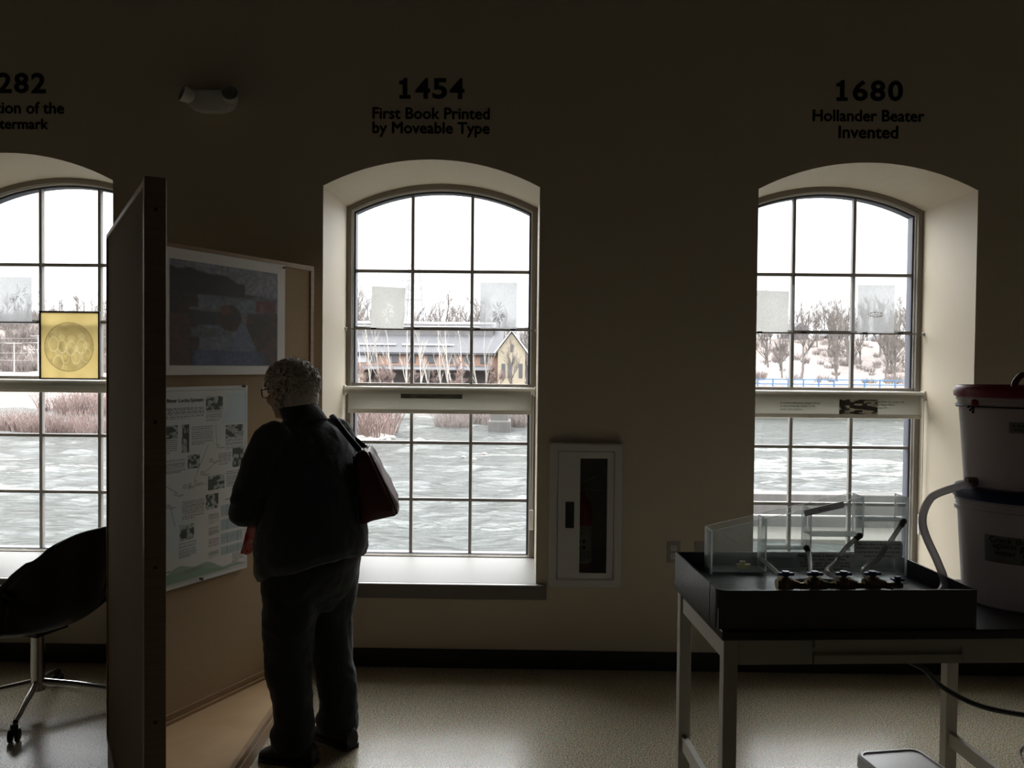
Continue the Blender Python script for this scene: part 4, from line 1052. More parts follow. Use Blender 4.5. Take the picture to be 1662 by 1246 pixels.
def wrap_label(parent, rr0, rr1, hh_, ang_c, w, z0, h, lines_, name='paper_label'):
    rz = lambda z: rr0+(rr1-rr0)*z/hh_+.0012
    r = rz(z0); n = 14; bm = BM(); V = []
    for i in range(n+1):
        a_ = ang_c+(i/n-.5)*w/r
        V.append([bm.verts.new((rz(z)*math.sin(a_), -rz(z)*math.cos(a_), z)) for z in (z0, z0+h)])
    for i in range(n): bm.faces.new((V[i][0], V[i+1][0], V[i+1][1], V[i][1]))
    o = obj(name, bm, M['grey_label'], parent, None, False)
    for (tx, fx, fw_, fz) in lines_:
        me = text_mesh(tx, w=w*fw_, bold=.012, depth=.0002)
        for v in me.vertices:
            a_ = ang_c+((fx+fw_/2-.5)*w+v.co.x)/r; zz_ = z0+h*fz+v.co.z; rr_ = rz(zz_)+.0007-v.co.y
            v.co = (rr_*math.sin(a_), -rr_*math.cos(a_), zz_)
        link('printed_line', me, M['letter'], o)
    return o
z_lo, h_lo = TZ+.001, .395
lo, lob, lol = pail('lower_pail', z_lo, .187, .212, h_lo, M['blue_lid'], .018, 'white bucket with navy lid on the table, below the other bucket', 0, 0, 0)
wrap_label(lo, .187, .212, h_lo, R(-29), .235, .165, .095, (('Crank the handle', .07, .86, .86), ('against gravity to', .12, .80, .62), ('water "up" the', .14, .72, .37), ('bucket', .5, .30, .13)))
wrap_label(lo, .187, .212, h_lo, R(-12), .075, .08, .07, (('POTABLE', .1, .8, .85), ('WATER ONLY', .1, .8, .7), ('KEEP LID', .1, .6, .45), ('CLOSED AT ALL', .1, .8, .3), ('TIMES', .1, .45, .15)))
z_hi, h_hi = z_lo+h_lo+.018+.001, .345
up_, upb, upl = pail('upper_pail', z_hi, .188, .214, h_hi, M['red_lid'], .020, 'white bucket with dark red lid stacked on the navy-lidded bucket', 0, 0, 0)
wrap_label(up_, .188, .214, h_hi, R(-20), .16, .205, .038, (('A tank reservoir for the', .06, .86, .68), ('energy of water from', .1, .78, .3)))
bm = BM()
tube(bm, [(.2185*math.cos(t), .2185*math.sin(t), h_hi*.845) for t in np.linspace(0, 2*math.pi, 61)], .0035, 8); obj('cord', bm, M['cable'], up_, 0)
bm = BM(); ball(bm, (-.213, -.066, h_hi*.845+.012), .014); kn = obj('red_toggle', bm, M['red_lid'], up_, 0)
bm = BM()
for q in ((-.016, -.004, -.012), (-.022, 0, -.002), (-.010, -.010, -.02)): tube(bm, [(-.213, -.066, h_hi*.845), Vector((-.213, -.066, h_hi*.845))+Vector(q)], .003, 6); ball(bm, Vector((-.213, -.066, h_hi*.845))+Vector(q), .005)
obj('cord_ends', bm, M['cable'], up_, 0)
bm = BM(); tube(bm, spline([(-.07+.015, -.03, h_hi+.012), (-.062+.015, -.03, h_hi+.04), (-.02, -.03, h_hi+.06), (.025, -.03, h_hi+.04), (.034, -.03, h_hi+.012)]), .011, 12); obj('lid_handle', bm, M['fitting'], upl, 0)
# big hose from the tray to the upper pail
hp = Vector((BX, BY, z_hi))+Vector((-.188-.006, -.045, .022))
hb = [at(1498, 966, 2.80), at(1522, 962, 2.86), at(1533, 945, 2.92), at(1522, 912, 2.96), at(1503, 870, 2.98), at(1497, 842, 3.0), at(1506, 815, 3.01), at(1524, 800, 3.02), hp]
hb[0].z = TF+.016; hb[1].z = TF+.014
e_ = empty('milky_hose', hb[0], 0, 'thick milky hose arching from the tray up to the red-lidded bucket', 'hose')
bm = BM(); tube(bm, [p-hb[0] for p in spline(hb, 10)], .0135, 16); obj('hose_wall', bm, M['hose'], e_, 0)
bm = BM(); tube(bm, [hp-hb[0]+Vector((-.03, 0, 0)), hp-hb[0]+Vector((.004, 0, 0))], .017, 14); obj('hose_coupling', bm, M['fitting'], e_, 40)

# ------------------------------------------------------------------ cables on the floor and under the table, white bin
cp = [at(1440, 1058, 2.86), at(1497, 1084, 2.88), at(1530, 1115, 2.9), at(1590, 1145, 2.92), at(1662, 1160, 2.95), at(1720, 1165, 2.98), at(1800, 1160, 3.0), at(1860, 1120, 3.0)]
e_ = empty('black_cable', cp[0], 0, 'thick black cable sagging beneath the table on the right', 'cable')
bm = BM(); tube(bm, [p-cp[0] for p in spline(cp, 8)], .009, 10); obj('cable_sheath', bm, M['cable'], e_, 0)
cp = [atz(1662, 1210, .005), atz(1655, 1218, .005), atz(1657, 1228, .005), atz(1664, 1238, .005), atz(1690, 1240, .005)]
e_ = empty('thin_cord', cp[0], 0, 'thin grey cord loop on the floor at the lower right edge', 'cord')
bm = BM(); tube(bm, [p-cp[0] for p in spline(cp, 8)], .003, 8); obj('cord_sheath', bm, M['lattice'], e_, 0)
# storage bin: corner towards the window, turned a little
BH = .30
c0 = atz(1386, 1219, BH); c1 = atz(1484, 1212, BH)
u_ = (c1-c0); u_.z = 0; bang = math.atan2(u_.y, u_.x); BWID = u_.length+.01
bn = empty('storage_bin', (c0.x, c0.y, 0), bang, 'white plastic storage bin with ribbed lid on the floor under the table', 'bin')
def rrect(w0, w1, d0, d1, r, n=5):
    pts = []
    for (cx_, cy_, a0) in ((w1-r, d1-r, 0), (w0+r, d1-r, 90), (w0+r, d0+r, 180), (w1-r, d0+r, 270)):
        for q in range(n+1): a_ = R(a0+q*90/n); pts.append((cx_+r*math.cos(a_), cy_+r*math.sin(a_)))
    return pts
def stack(bm, secs):
    rings = [[bm.verts.new((*p, z)) for p in poly] for poly, z in secs]
    for a, b in zip(rings, rings[1:]):
        for j in range(len(a)): k = (j+1) % len(a); bm.faces.new((a[j], a[k], b[k], b[j]))
    bm.faces.new(rings[0][::-1]); bm.faces.new(rings[-1])
DD = -.42
bm = BM(); stack(bm, [(rrect(.03, BWID-.03, DD+.03, -.03, .03), 0), (rrect(.012, BWID-.012, DD+.012, -.012, .035), BH-.03)]); obj('bin_body', bm, M['bin'], bn, 40)
bm = BM(); stack(bm, [(rrect(0, BWID, DD, 0, .04), BH-.045), (rrect(-.004, BWID+.004, DD-.004, .004, .042), BH-.04), (rrect(-.002, BWID+.002, DD-.002, .002, .04), BH-.006), (rrect(.006, BWID-.006, DD+.006, -.006, .035), BH), (rrect(.012, BWID-.012, DD+.012, -.012, .032), BH), (rrect(.014, BWID-.014, DD+.014, -.014, .031), BH-.005)]); obj('bin_lid', bm, M['bin'], bn, 30)

# ------------------------------------------------------------------ the visitor, seen from behind
PX, PY, PR = -.865, 3.50, R(57)
person = None
bm = BM()
# head (turned with the body, tipped a little forward); local +Y is forward, +X her right
HC = Vector((0, .143, 1.496))
HM = Matrix.Translation(HC) @ Matrix.Rotation(R(-6), 4, 'X')
def hp(x, y, z): return HM @ Vector((x, y, z))
def hball(x, y, z, r, sc=(1, 1, 1)):
    ball(bm, hp(x, y, z), r, sc, Matrix.Rotation(R(-6), 4, 'X'), 3)
hball(0, -.012, .020, .090, (.84, 1.06, .98))             # skull
hball(0, .030, -.030, .070, (.86, .95, 1.05))             # face
hball(0, .038, -.082, .042, (1.05, 1.0, .75))             # jaw
hball(0, .070, -.098, .019, (1.1, 1, .8))                 # chin
hball(0, .012, -.100, .040, (1.05, .9, .7))               # soft under-chin
tube(bm, [hp(0, .088, .008), hp(0, .104, -.020), hp(0, .112, -.038)], [.009, .012, .014], 12)   # nose
ball(bm, hp(0, .112, -.038), .0145); 
for s in (-1, 1):
    hball(s*.011, .100, -.041, .010)
    hball(s*.034, .066, -.030, .026)                      # cheek
    hball(s*.030, .080, .020, .017, (1.5, .8, .6))        # brow
    ball(bm, hp(s*.080, .000, -.015), .026, (.35, .7, 1.15)); ball(bm, hp(s*.080, .005, -.036), .012, (.5, .8, 1))   # ear
tube(bm, [hp(-.021, .089, -.066), hp(0, .096, -.064), hp(.021, .089, -.066)], [.004, .007, .004], 8)   # lips
tube(bm, [hp(-.018, .088, -.074), hp(0, .094, -.074), hp(.018, .088, -.074)], [.004, .0075, .004], 8)
tube(bm, [(0, .100, 1.45), (0, .065, 1.40), (0, .035, 1.34)], [.052, .056, .075], 18)               # neck
# torso, hips, legs under the clothes
loft(bm, [(0, .02, .78, .15, .12), (0, -.01, .86, .18, .16), (0, .0, .95, .18, .165), (0, .02, 1.08, .175, .155), (0, .03, 1.2, .175, .13), (0, .035, 1.30, .165, .095), (0, .035, 1.355, .10, .07)])
for s, ax, ay in ((-1, -.112, -.02), (1, .118, -.035)):
    tube(bm, [(s*.09, .0, .84), (s*.105, .02, .66), (ax, ay+.04, .40), (ax, ay, .22), (ax, ay-.01, .09)], [.095, .085, .058, .052, .038], 16)
    ball(bm, (ax, ay+.04, .055), .045, (.8, 2.0, .8))
# arms: bent at the elbow, hands together in front holding the red cloth
SH = {-1: Vector((-.175, .040, 1.315)), 1: Vector((.175, .045, 1.315))}
EL = {-1: Vector((-.245, .125, 1.035)), 1: Vector((.25, .09, 1.04))}
WR = {-1: Vector((-.085, .262, .985)), 1: Vector((.075, .285, .985))}
for s in (-1, 1):
    ball(bm, SH[s], .062)
    tube(bm, [SH[s], SH[s]*.5+EL[s]*.5+Vector((s*.008, 0, 0)), EL[s]], [.058, .050, .042], 16)
    ball(bm, EL[s], .042)
    tube(bm, [EL[s], EL[s]*.5+WR[s]*.5, WR[s]], [.042, .036, .025], 16)
    # hand: palm, four fingers curled round the cloth, thumb from the side of the palm
    W = WR[s]; f = (Vector((0, .345, .965))-W).normalized(); lat = Vector((0, 0, 1)).cross(f).normalized()*s; up = f.cross(lat).normalized(); up = up if up.z > 0 else -up
    pc = W+f*.045
    pm = Matrix((lat, f, up)).transposed()
    ball(bm, pc, .043, (.88, 1.05, .36), pm.to_4x4(), 3)
    ball(bm, W+f*.012, .026, (1, 1, .7), pm.to_4x4())
    inn = -lat if lat.x*s > 0 else lat
    for k, (o_, L) in enumerate(((-.030, .066), (-.010, .074), (.011, .070), (.030, .056))):
        b0 = pc+lat*o_+f*.034; c = -up
        p1 = b0+(f*.92+c*.25)*L*.42; p2 = p1+(f*.35+c*.95)*L*.33; p3 = p2+(c*.85-f*.45)*L*.27
        tube(bm, [pc+lat*o_*.8+f*.01, b0, p1, p2, p3], [.0085, .0092, .0088, .0082, .0068], 10); ball(bm, p3, .0068); ball(bm, p1, .0088); ball(bm, p2, .0082)
    b0 = pc+inn*.034-f*.018; p1 = b0+(inn*.75+f*.55-up*.2)*.030; p2 = p1+(f*.85+inn*.1-up*.45)*.026
    tube(bm, [pc-f*.02+inn*.015, b0, p1, p2], [.012, .011, .0098, .0082], 10); ball(bm, p2, .0082); ball(bm, p1, .0098)
person = fuse('person', bm, .0048, 4, M['skin'])
person.location = (PX, PY, 0); person.rotation_euler = (0, 0, PR)
tag(person, 'grey-haired person in navy sweater and dark jeans reading the posters, seen from behind', 'person')
# short curly hair
bm = BM(); rng = random.Random(3)
hM = Matrix.Rotation(R(-6), 4, 'X')
ball(bm, hp(0, -.022, .030), .100, (.93, 1.08, .96), hM, 3)
ball(bm, hp(0, -.062, -.030), .082, (1.06, .88, 1.0), hM, 3)
hair = fuse('hair', bm, .006, 3, M['hair'], person)
bm = BM()
for k in range(420):
    th = rng.uniform(0, 2*math.pi); ph = math.acos(rng.uniform(-.72, 1))
    d = Vector((math.sin(ph)*math.cos(th), math.sin(ph)*math.sin(th), math.cos(ph)))
    if d.y > .30 and d.z < .52-.25*abs(d.x): continue
    if d.y > .12 and d.z < .05: continue
    p = Vector((d.x*.096, -.022+d.y*.108, .026+d.z*(.100 if d.z > 0 else .122)))
    rr = rng.uniform(.009, .019)
    # a loose curl: a rising ring of hair
    u = d.cross(Vector((rng.uniform(-1, 1), rng.uniform(-1, 1), rng.uniform(-1, 1)))).normalized(); w = d.cross(u)
    t_ = rng.uniform(3.4, 7.5); tilt_ = rng.uniform(-.6, .6)
    pts = [hp(*(p+d*(.002+.0016*a_+rr*tilt_*math.sin(a_))+u*math.cos(a_)*rr+w*math.sin(a_)*rr)) for a_ in np.linspace(0, t_, 11)]
    wd = rng.uniform(.0032, .0062)
    tube(bm, pts, [wd*.7, wd, wd, wd, wd, wd, wd, wd, wd*.9, wd*.7, wd*.35], 6)
obj('curls', bm, M['hair'], hair, 0)
# eyes and spectacles
for s in (-1, 1):
    bm = BM(); ball(bm, hp(s*.031, .0835, .004), .0115, sub=3); obj('eye', bm, M['eye'], person, 0)
bm = BM()
for s in (-1, 1):
    c_ = [hp(s*.034+.027*math.copysign(abs(math.cos(t))**.7, math.cos(t)), .112-.012*abs(math.cos(t)), .003+.021*math.copysign(abs(math.sin(t))**.7, math.sin(t))) for t in np.linspace(0, 2*math.pi, 28)]
    tube(bm, c_, .0028, 8)
    tube(bm, spline([hp(s*.062, .103, .012), hp(s*.074, .06, .014), hp(s*.080, .005, .012), hp(s*.080, -.018, -.010)]), .0026, 8)
tube(bm, spline([hp(-.008, .112, .006), hp(0, .115, .010), hp(.008, .112, .006)]), .0024, 8)
gl_ = obj('glasses', bm, M['eyeglass'], person, 0)
bm = BM()
for s in (-1, 1):
    vs = [bm.verts.new(hp(s*.034+.026*math.copysign(abs(math.cos(t))**.7, math.cos(t)), .112-.012*abs(math.cos(t)), .003+.020*math.copysign(abs(math.sin(t))**.7, math.sin(t)))) for t in np.linspace(0, 2*math.pi, 24, endpoint=False)]
    bm.faces.new(vs)
obj('lenses', bm, M['glass'], gl_)
# knitted sweater
bm = BM()
tl = -.33
loft(bm, [(.0, .00, .765, .218, .222, tl), (0, .0, .80, .240, .232, tl), (0, .003, .88, .240, .226, tl*.7), (0, .005, .97, .232, .212, tl*.3), (0, .008, 1.06, .226, .198), (0, .014, 1.15, .220, .180), (0, .020, 1.23, .212, .160), (0, .028, 1.29, .196, .138), (0, .036, 1.335, .160, .112), (0, .046, 1.375, .105, .085), (0, .058, 1.40, .070, .070)], 36)
for s in (-1, 1):
    ball(bm, SH[s]+Vector((0, 0, -.008)), .080)
    tube(bm, [SH[s]+Vector((0, 0, -.006)), SH[s]*.6+EL[s]*.4+Vector((s*.012, -.004, 0)), SH[s]*.25+EL[s]*.75+Vector((s*.008, -.006, 0)), EL[s]+Vector((s*.002, -.008, -.008))], [.078, .075, .071, .066], 18)
    ball(bm, EL[s]+Vector((0, -.006, -.010)), .067)
    tube(bm, [EL[s]+Vector((0, 0, -.008)), EL[s]*.5+WR[s]*.5+Vector((0, 0, -.012)), EL[s]*.12+WR[s]*.88, WR[s]*1.0], [.064, .060, .050, .041], 18)
for q, rr in (((-.296, .098, 1.085), .034), ((-.19, .17, .985), .040)): ball(bm, q, rr)     # folds at the elbow
sw = fuse('sweater', bm, .0075, 4, M['sweater'], person, (.11, .020))
bm = BM()
n_ = 40
for k in range(n_):        # ribbed roll collar
    a_ = 2*math.pi*k/n_; cx_, cy_ = math.cos(a_), math.sin(a_)
    q = lambda r, z: Vector((cx_*r, .060+cy_*r*1.02+(z-1.40)*.9, z+.012*cy_*-1))
    tube(bm, [q(.080, 1.372), q(.078, 1.405), q(.073, 1.432), q(.064, 1.440), q(.060, 1.42)], [.0066, .0068, .0068, .006, .005], 6)
cl = fuse('collar', bm, .0032, 1, M['sweater'], sw)
bm = BM()
for s in (-1, 1):
    d = (WR[s]-EL[s]).normalized(); tube(bm, [WR[s]-d*.05, WR[s]-d*.012, WR[s]+d*.008], [.046, .043, .039], 20)
obj('cuffs', bm, M['sweater'], sw, 40)
# trousers
bm = BM()
loft(bm, [(0, -.012, .60, .12, .07), (0, -.012, .66, .175, .115), (0, -.012, .73, .205, .155), (0, -.012, .80, .21, .178), (0, 0, .90, .205, .180)])
for s, ax, ay in ((-1, -.112, -.02), (1, .118, -.035)):
    tube(bm, [(s*.098, -.008, .80), (s*.108, .006, .66), (s*.110, .020, .52), (ax, ay+.038, .40), (ax, ay+.012, .27), (ax, ay-.004, .16), (ax, ay+.004, .105), (ax, ay+.006, .055)], [.128, .118, .104, .092, .083, .080, .088, .083], 22)
    for k in range(3): ball(bm, (ax+.01*s, ay+.045-.02*k, .085+.028*k), .052, (1, .9, .35))
    ball(bm, (ax, ay+.07, .40), .062, (1, .7, 1.2))
fuse('trousers', bm, .0085, 4, M['jeans'], person, (.10, .026))
# shoes
for s, ax, ay, yaw in ((-1, -.112, -.02, R(17)), (1, .118, -.035, R(-6))):
    bm = BM(); Mx = Matrix.Translation((ax, ay, 0)) @ Matrix.Rotation(yaw, 4, 'Z')
    def foot(prof, z0_, z1_): pass
    secs = [(-.097, .030, .07), (-.082, .037, .085), (-.03, .037, .098), (.03, .039, .082), (.07, .046, .060), (.115, .045, .048), (.142, .032, .036), (.150, .018, .028)]
    rings = []
    for (y, w, h) in secs:
        ring = []
        for j in range(20):
            t = 2*math.pi*j/20; cz = math.sin(t); x = w*math.copysign(abs(math.cos(t))**.7, math.cos(t)); z = .012+(h-.012)*(.5+.5*math.copysign(abs(cz)**.8, cz))
            ring.append(bm.verts.new(Mx @ Vector((x, y, z))))
        rings.append(ring)
    for a_, b_ in zip(rings, rings[1:]):
        for j in range(20): bm.faces.new((a_[j], a_[(j+1) % 20], b_[(j+1) % 20], b_[j]))
    bm.faces.new(rings[0][::-1]); bm.faces.new(rings[-1])
    shoe = obj('shoe', bm, M['shoe'], person, 50)
    bm = BM(); pts = [(w+.004, y) for y, w, h in secs]; poly = [(x, y) for x, y in pts]+[(-x, y) for x, y in pts[::-1]]
    prism(bm, poly, .0, .018, 'z')
    for v_ in bm.verts: v_.co = Mx @ v_.co
    obj('sole', bm, M['rubber'], shoe)
PMW = Matrix.Translation((PX, PY, 0)) @ Matrix.Rotation(PR, 4, 'Z')
# shoulder bag behind her right hip, hanging from a strap over the right shoulder
BC = Vector((-.628, 3.565, 1.118))
bg_ = empty('shoulder_bag', BC, R(6), 'maroon leather bag hanging behind the right hip of the person', 'bag')
bM = Matrix.Rotation(R(-15), 4, 'Y')
bm = BM(); rings = []
for (z, ty, tx) in ((-.142, .140, .070), (-.136, .150, .080), (-.10, .153, .084), (-.02, .150, .068), (.06, .143, .050), (.115, .134, .036), (.138, .128, .030), (.144, .120, .024)):
    ring = []
    for j in range(40):
        t = 2*math.pi*j/40
        x = tx*math.copysign(abs(math.cos(t))**.45, math.cos(t)); y = ty*math.copysign(abs(math.sin(t))**.45, math.sin(t))
        x += .006*math.sin(7*t+z*30)*(1 if abs(z) < .13 else .3)
        ring.append(bm.verts.new(bM @ Vector((x, y, z+.005*math.sin(3*t)))))
    rings.append(ring)
for a_, b_ in zip(rings, rings[1:]):
    for j in range(40): bm.faces.new((a_[j], a_[(j+1) % 40], b_[(j+1) % 40], b_[j]))
bm.faces.new(rings[0][::-1]); bm.faces.new(rings[-1]); obj('bag_body', bm, M['bag'], bg_, 0)
bm = BM()
for x in (-1, 1): tube(bm, [bM @ Vector((x*.078, -.146, -.135)), bM @ Vector((x*.064, -.146, -.02)), bM @ Vector((x*.032, -.130, .135))], .0045, 8)
obj('piping', bm, M['strap'], bg_, 0)
sp_ = [bM @ Vector((0, -.105, .138)), Vector((-.735, 3.52, 1.325))-BC, Vector((-.785, 3.575, 1.380))-BC, Vector((-.805, 3.64, 1.392))-BC, Vector((-.795, 3.70, 1.365))-BC, Vector((-.735, 3.72, 1.30))-BC, bM @ Vector((0, .105, .138))]
bm = BM(); tube(bm, spline(sp_), .013, 12, True, (1.0, .45)); obj('shoulder_strap', bm, M['strap'], bg_, 0)
for y in (-.105, .105):
    bm = BM(); c_ = bM @ Vector((0, y, .140)); tube(bm, [c_+Vector((0, .012*math.cos(t), .012*math.sin(t))) for t in np.linspace(0, 6.28, 17)], .003, 8); obj('strap_ring', bm, M['chrome'], bg_, 0)
# red patterned cloth held in her hands
rc = PMW @ Vector((-.008, .318, .955))
bm = BM(); G = []
for i in range(13):
    row = []
    for j in range(15):
        u, v_ = i/12-.5, j/14
        x = u*(.075+.085*v_); y = .012*math.sin(u*16+v_*2)*(.35+v_); z = -.155*v_+.012*math.cos(u*9)*v_ - .02*abs(u)*v_
        row.append(bm.verts.new((x, y, z)))
    G.append(row)
for i in range(12):
    for j in range(14): bm.faces.new((G[i][j], G[i+1][j], G[i+1][j+1], G[i][j+1]))
r_ = bmesh.ops.extrude_face_region(bm, geom=bm.faces[:])
for v_ in [x for x in r_['geom'] if isinstance(x, bmesh.types.BMVert)]: v_.co.y += .004
o = obj('red_cloth', bm, M['red_cloth'], None, 0); o.location = rc; o.rotation_euler = (0, 0, R(12))
tag(o, 'red patterned cloth held in the hands of the person', 'cloth')

# ------------------------------------------------------------------ outside: river, banks, mill, trees
WL = -3.4
def sstep(a, b, x):
    t = min(max((x-a)/(b-a), 0), 1); return t*t*(3-2*t)
def ground(x, y):
    right = sstep(12, 22, x); left = sstep(-18, -34, x)
    bank = sstep(84, 90, y)
    zc = -4.2+2.3*bank
    zl = -4.2+(4.15+0)*sstep(84, 97, y)+10.5*sstep(110, 165, y)
    zr = -4.2+4.2*sstep(83.5, 86, y)+5.6*sstep(89, 122, y)
    far = 4.5*sstep(125, 175, y)
    mid = max(0, 1-left-right)
    n_ = .5*mnoise.noise((x*.12, y*.12, 0))+.25*mnoise.noise((x*.4, y*.4, 3))
    return mid*(zc+far)+left*zl+right*(zr+far*.3)+n_*bank*(.5+.5*sstep(88, 100, y))
bm = BM(); NX, NY = 150, 62
xs = [-150+300*i/NX for i in range(NX+1)]; ys = [82+ (j/NY)**1.5*170 for j in range(NY+1)]
g = [[bm.verts.new((x, y, ground(x, y))) for x in xs] for y in ys]
for j in range(NY):
    for i in range(NX): bm.faces.new((g[j][i], g[j][i+1], g[j+1][i+1], g[j+1][i]))
o = struct('ground_far_bank', bm, M['ground'], smooth=0)
bm = BM(); W = 170
yv = [7]
while yv[-1] < 92: yv.append(yv[-1]*1.018+.02)
rows = []
for y in yv:
    n = 150; ext = max(20, y*1.15)
    rows.append([bm.verts.new((-ext+2*ext*i/n, y, WL+.16*mnoise.noise((( -ext+2*ext*i/n)*.35, y*.8, 1))+.10*mnoise.noise(((-ext+2*ext*i/n)*.8, y*1.7, 5))+.22*max(0, mnoise.noise(((-ext+2*ext*i/n)*.14, y*.45, 9)))*sstep(28, 36, y))) for i in range(n+1)])
for a, b in zip(rows, rows[1:]):
    for i in range(150): bm.faces.new((a[i], a[i+1], b[i+1], b[i]))
o = struct('river_water', bm, M['water'], smooth=0)

# bare trees: each its own object; a few grown shapes, copied
def grow(seed, height, r0, spread, depth=4, lean=0., mult=(3, 5), start=.28):
    rng = random.Random(seed); V, Fc = [], []
    def limb(p, d, L, r, lev):
        segs = 4 if lev == 0 else 3
        n = 6 if lev == 0 else (4 if lev < 2 else 3)
        prev = None; pts = []
        for k in range(segs+1):
            t = k/segs; rr = r*(1-.62*t) if lev < depth else r*(1-.8*t)
            s = d.cross(Vector((.3, .9, .2))).normalized(); tt = d.cross(s)
            idx = len(V)
            for j in range(n):
                a = 2*math.pi*j/n; V.append(p+s*math.cos(a)*rr+tt*math.sin(a)*rr)
            if prev is not None:
                for j in range(n): Fc.append((prev+j, prev+(j+1) % n, idx+(j+1) % n, idx+j))
            prev = idx; pts.append((p.copy(), d.copy(), rr))
            d = (d+Vector((rng.uniform(-1, 1), rng.uniform(-1, 1), rng.uniform(-.3, .5)))*(.10 if lev == 0 else .2)).normalized()
            p = p+d*L/segs
        if lev < depth:
            nb = rng.randint(*mult)+(2 if lev == 0 else 0)
            for b in range(nb):
                t = rng.uniform(start, 1) if lev == 0 else rng.uniform(.25, 1)
                k = min(int(t*segs), segs); q, dd, rr = pts[k]
                a = rng.uniform(0, 6.28); ax = Vector((math.cos(a), math.sin(a), 0))
                nd = (dd*(1-spread)+ax*spread+Vector((0, 0, .25))).normalized()
                limb(q, nd, L*rng.uniform(.42, .66), max(rr*.62, .011), lev+1)
            if lev == 0: 
                q, dd, rr = pts[-1]; limb(q, dd, L*.5, rr, lev+1)
    limb(Vector((0, 0, -.15)), Vector((lean, 0, 1)).normalized(), height*.56, r0, 0)
    me = bpy.data.meshes.new('bare_tree'); me.from_pydata([v[:] for v in V], [], Fc)
    return me
def shrubmesh(seed, h, w, n):
    rng = random.Random(seed); bm = BM()
    for k in range(n):
        a = rng.uniform(0, 6.28); r = w*math.sqrt(rng.random())*.45; p = Vector((r*math.cos(a), r*math.sin(a)*.6, -.1)); pts = [p.copy()]
        d = Vector((math.cos(a)*rng.uniform(.1, .7), math.sin(a)*rng.uniform(.1, .6), 1)).normalized(); L = h*rng.uniform(.5, 1)
        for q in range(3):
            p = p+d*L/3; pts.append(p.copy()); d = (d+Vector((rng.uniform(-.3, .3), rng.uniform(-.3, .3), rng.uniform(-.1, .2)))).normalized()
        tube(bm, pts, [.030, .024, .016, .008], 3, False)
        for q in range(3):
            b = pts[1]+(pts[3]-pts[1])*rng.random(); e = b+Vector((rng.uniform(-.4, .4), rng.uniform(-.3, .3), rng.uniform(.2, .6)))*h*.3; tube(bm, [b, e], [.014, .006], 3, False)
    me = bpy.data.meshes.new('shrub'); bm.to_mesh(me); bm.free(); return me
TREES = [grow(s_, 9, r_, sp_, 4, 0, (4, 5)) for s_, r_, sp_ in ((11, .16, .48), (12, .15, .42), (13, .17, .55), (14, .14, .38), (15, .16, .5))]
for t in TREES: t.materials.append(M['bark'])
BIRCH = [grow(31, 9, .095, .22, 3, -.12, (2, 3)), grow(32, 9, .10, .2, 3, .16, (2, 3)), grow(33, 9, .09, .24, 3, -.28, (2, 3))]
for t in BIRCH: t.materials.append(M['birch'])
REDT = [grow(41, 5, .07, .5, 4, 0, (4, 6), .1), grow(42, 5, .07, .55, 4, 0, (4, 6), .1)]
for t in REDT: t.materials.append(M['twig'])
BRUSH = [shrubmesh(61, 1.6, 2.6, 70), shrubmesh(62, 1.6, 2.8, 80), shrubmesh(63, 1.6, 2.6, 70)]
for t in BRUSH: t.materials.append(M['brush'])
SHRUB = [shrubmesh(51, 1.6, 2.6, 70), shrubmesh(52, 1.6, 2.6, 80), shrubmesh(53, 1.6, 2.6, 70)]
for t in SHRUB: t.materials.append(M['twig'])
def plant(name, me, x, y, z, s, label, cat, group, rz=None):
    o = bpy.data.objects.new(name, me); COL.objects.link(o)
    o.location = (x, y, z); o.scale = (s, s, s); o.rotation_euler = (0, 0, rz if rz is not None else random.uniform(0, 6.28))
    return tag(o, label, cat, group)
rt = random.Random(77)
def xat(px, y): return at(px, 560, y).x
# right window: trees on the snowy hillside and along its crest
for k in range(34):
    px = 1215+rt.random()*290; y = 92+rt.random()*22; x = xat(px, y)
    plant('bare_tree', TREES[k % 5], x, y, ground(x, y)-.1, rt.uniform(.75, 1.05), 'bare tree on the snowy hillside seen through the right window', 'tree', 'bare trees on the hillside')
for k in range(26):
    px = 1205+k*12+rt.uniform(-4, 4); y = 120+rt.random()*12; x = xat(px, y)
    plant('bare_tree', TREES[(k*3+1) % 5], x, y, ground(x, y)-.2, rt.uniform(.62, .95), 'distant bare tree on the crest above the hillside, right window', 'tree', 'bare trees on the crest')
for k in range(100):
    px = 1205+rt.random()*310; y = 88.5+rt.random()*30; x = xat(px, y)
    plant('brush_clump', BRUSH[k % 3], x, y, ground(x, y)-.1, rt.uniform(.3, .75), 'low brown brush on the snowy hillside in the right window', 'shrub', 'hillside brush')
# centre window: trees behind the mill, birches before it
for k in range(44):
    px = 560+k*7.5+rt.uniform(-5, 5); y = 124+rt.random()*22; x = xat(px, y)
    s = rt.uniform(1.35, 1.65)*(1.15 if 690 < px < 790 else .95)
    plant('bare_tree', TREES[(k*2) % 5], x, y, ground(x, y)-.2, s, 'distant bare tree rising behind the mill in the centre window', 'tree', 'bare trees behind the mill')
for k, (px, dz) in enumerate(((588, 0), (603, 1), (622, 2), (640, 0), (660, 1), (684, 2), (700, 0), (716, 1), (728, 1), (738, 2), (752, 0), (778, 2), (792, 0))):
    y = 93+rt.random()*3; x = xat(px, y)
    plant('birch_tree', BIRCH[dz], x, y, ground(x, y)-.1, rt.uniform(.95, 1.25), 'slender pale birch standing before the mill, centre window', 'tree', 'birches before the mill')
for k in range(12):
    px = 580+rt.random()*240; y = 91+rt.random()*4; x = xat(px, y)
    plant('young_tree', REDT[k % 2], x, y, ground(x, y)-.1, rt.uniform(.7, 1.05), 'small reddish bare tree before the mill wall', 'tree', 'young trees before the mill')
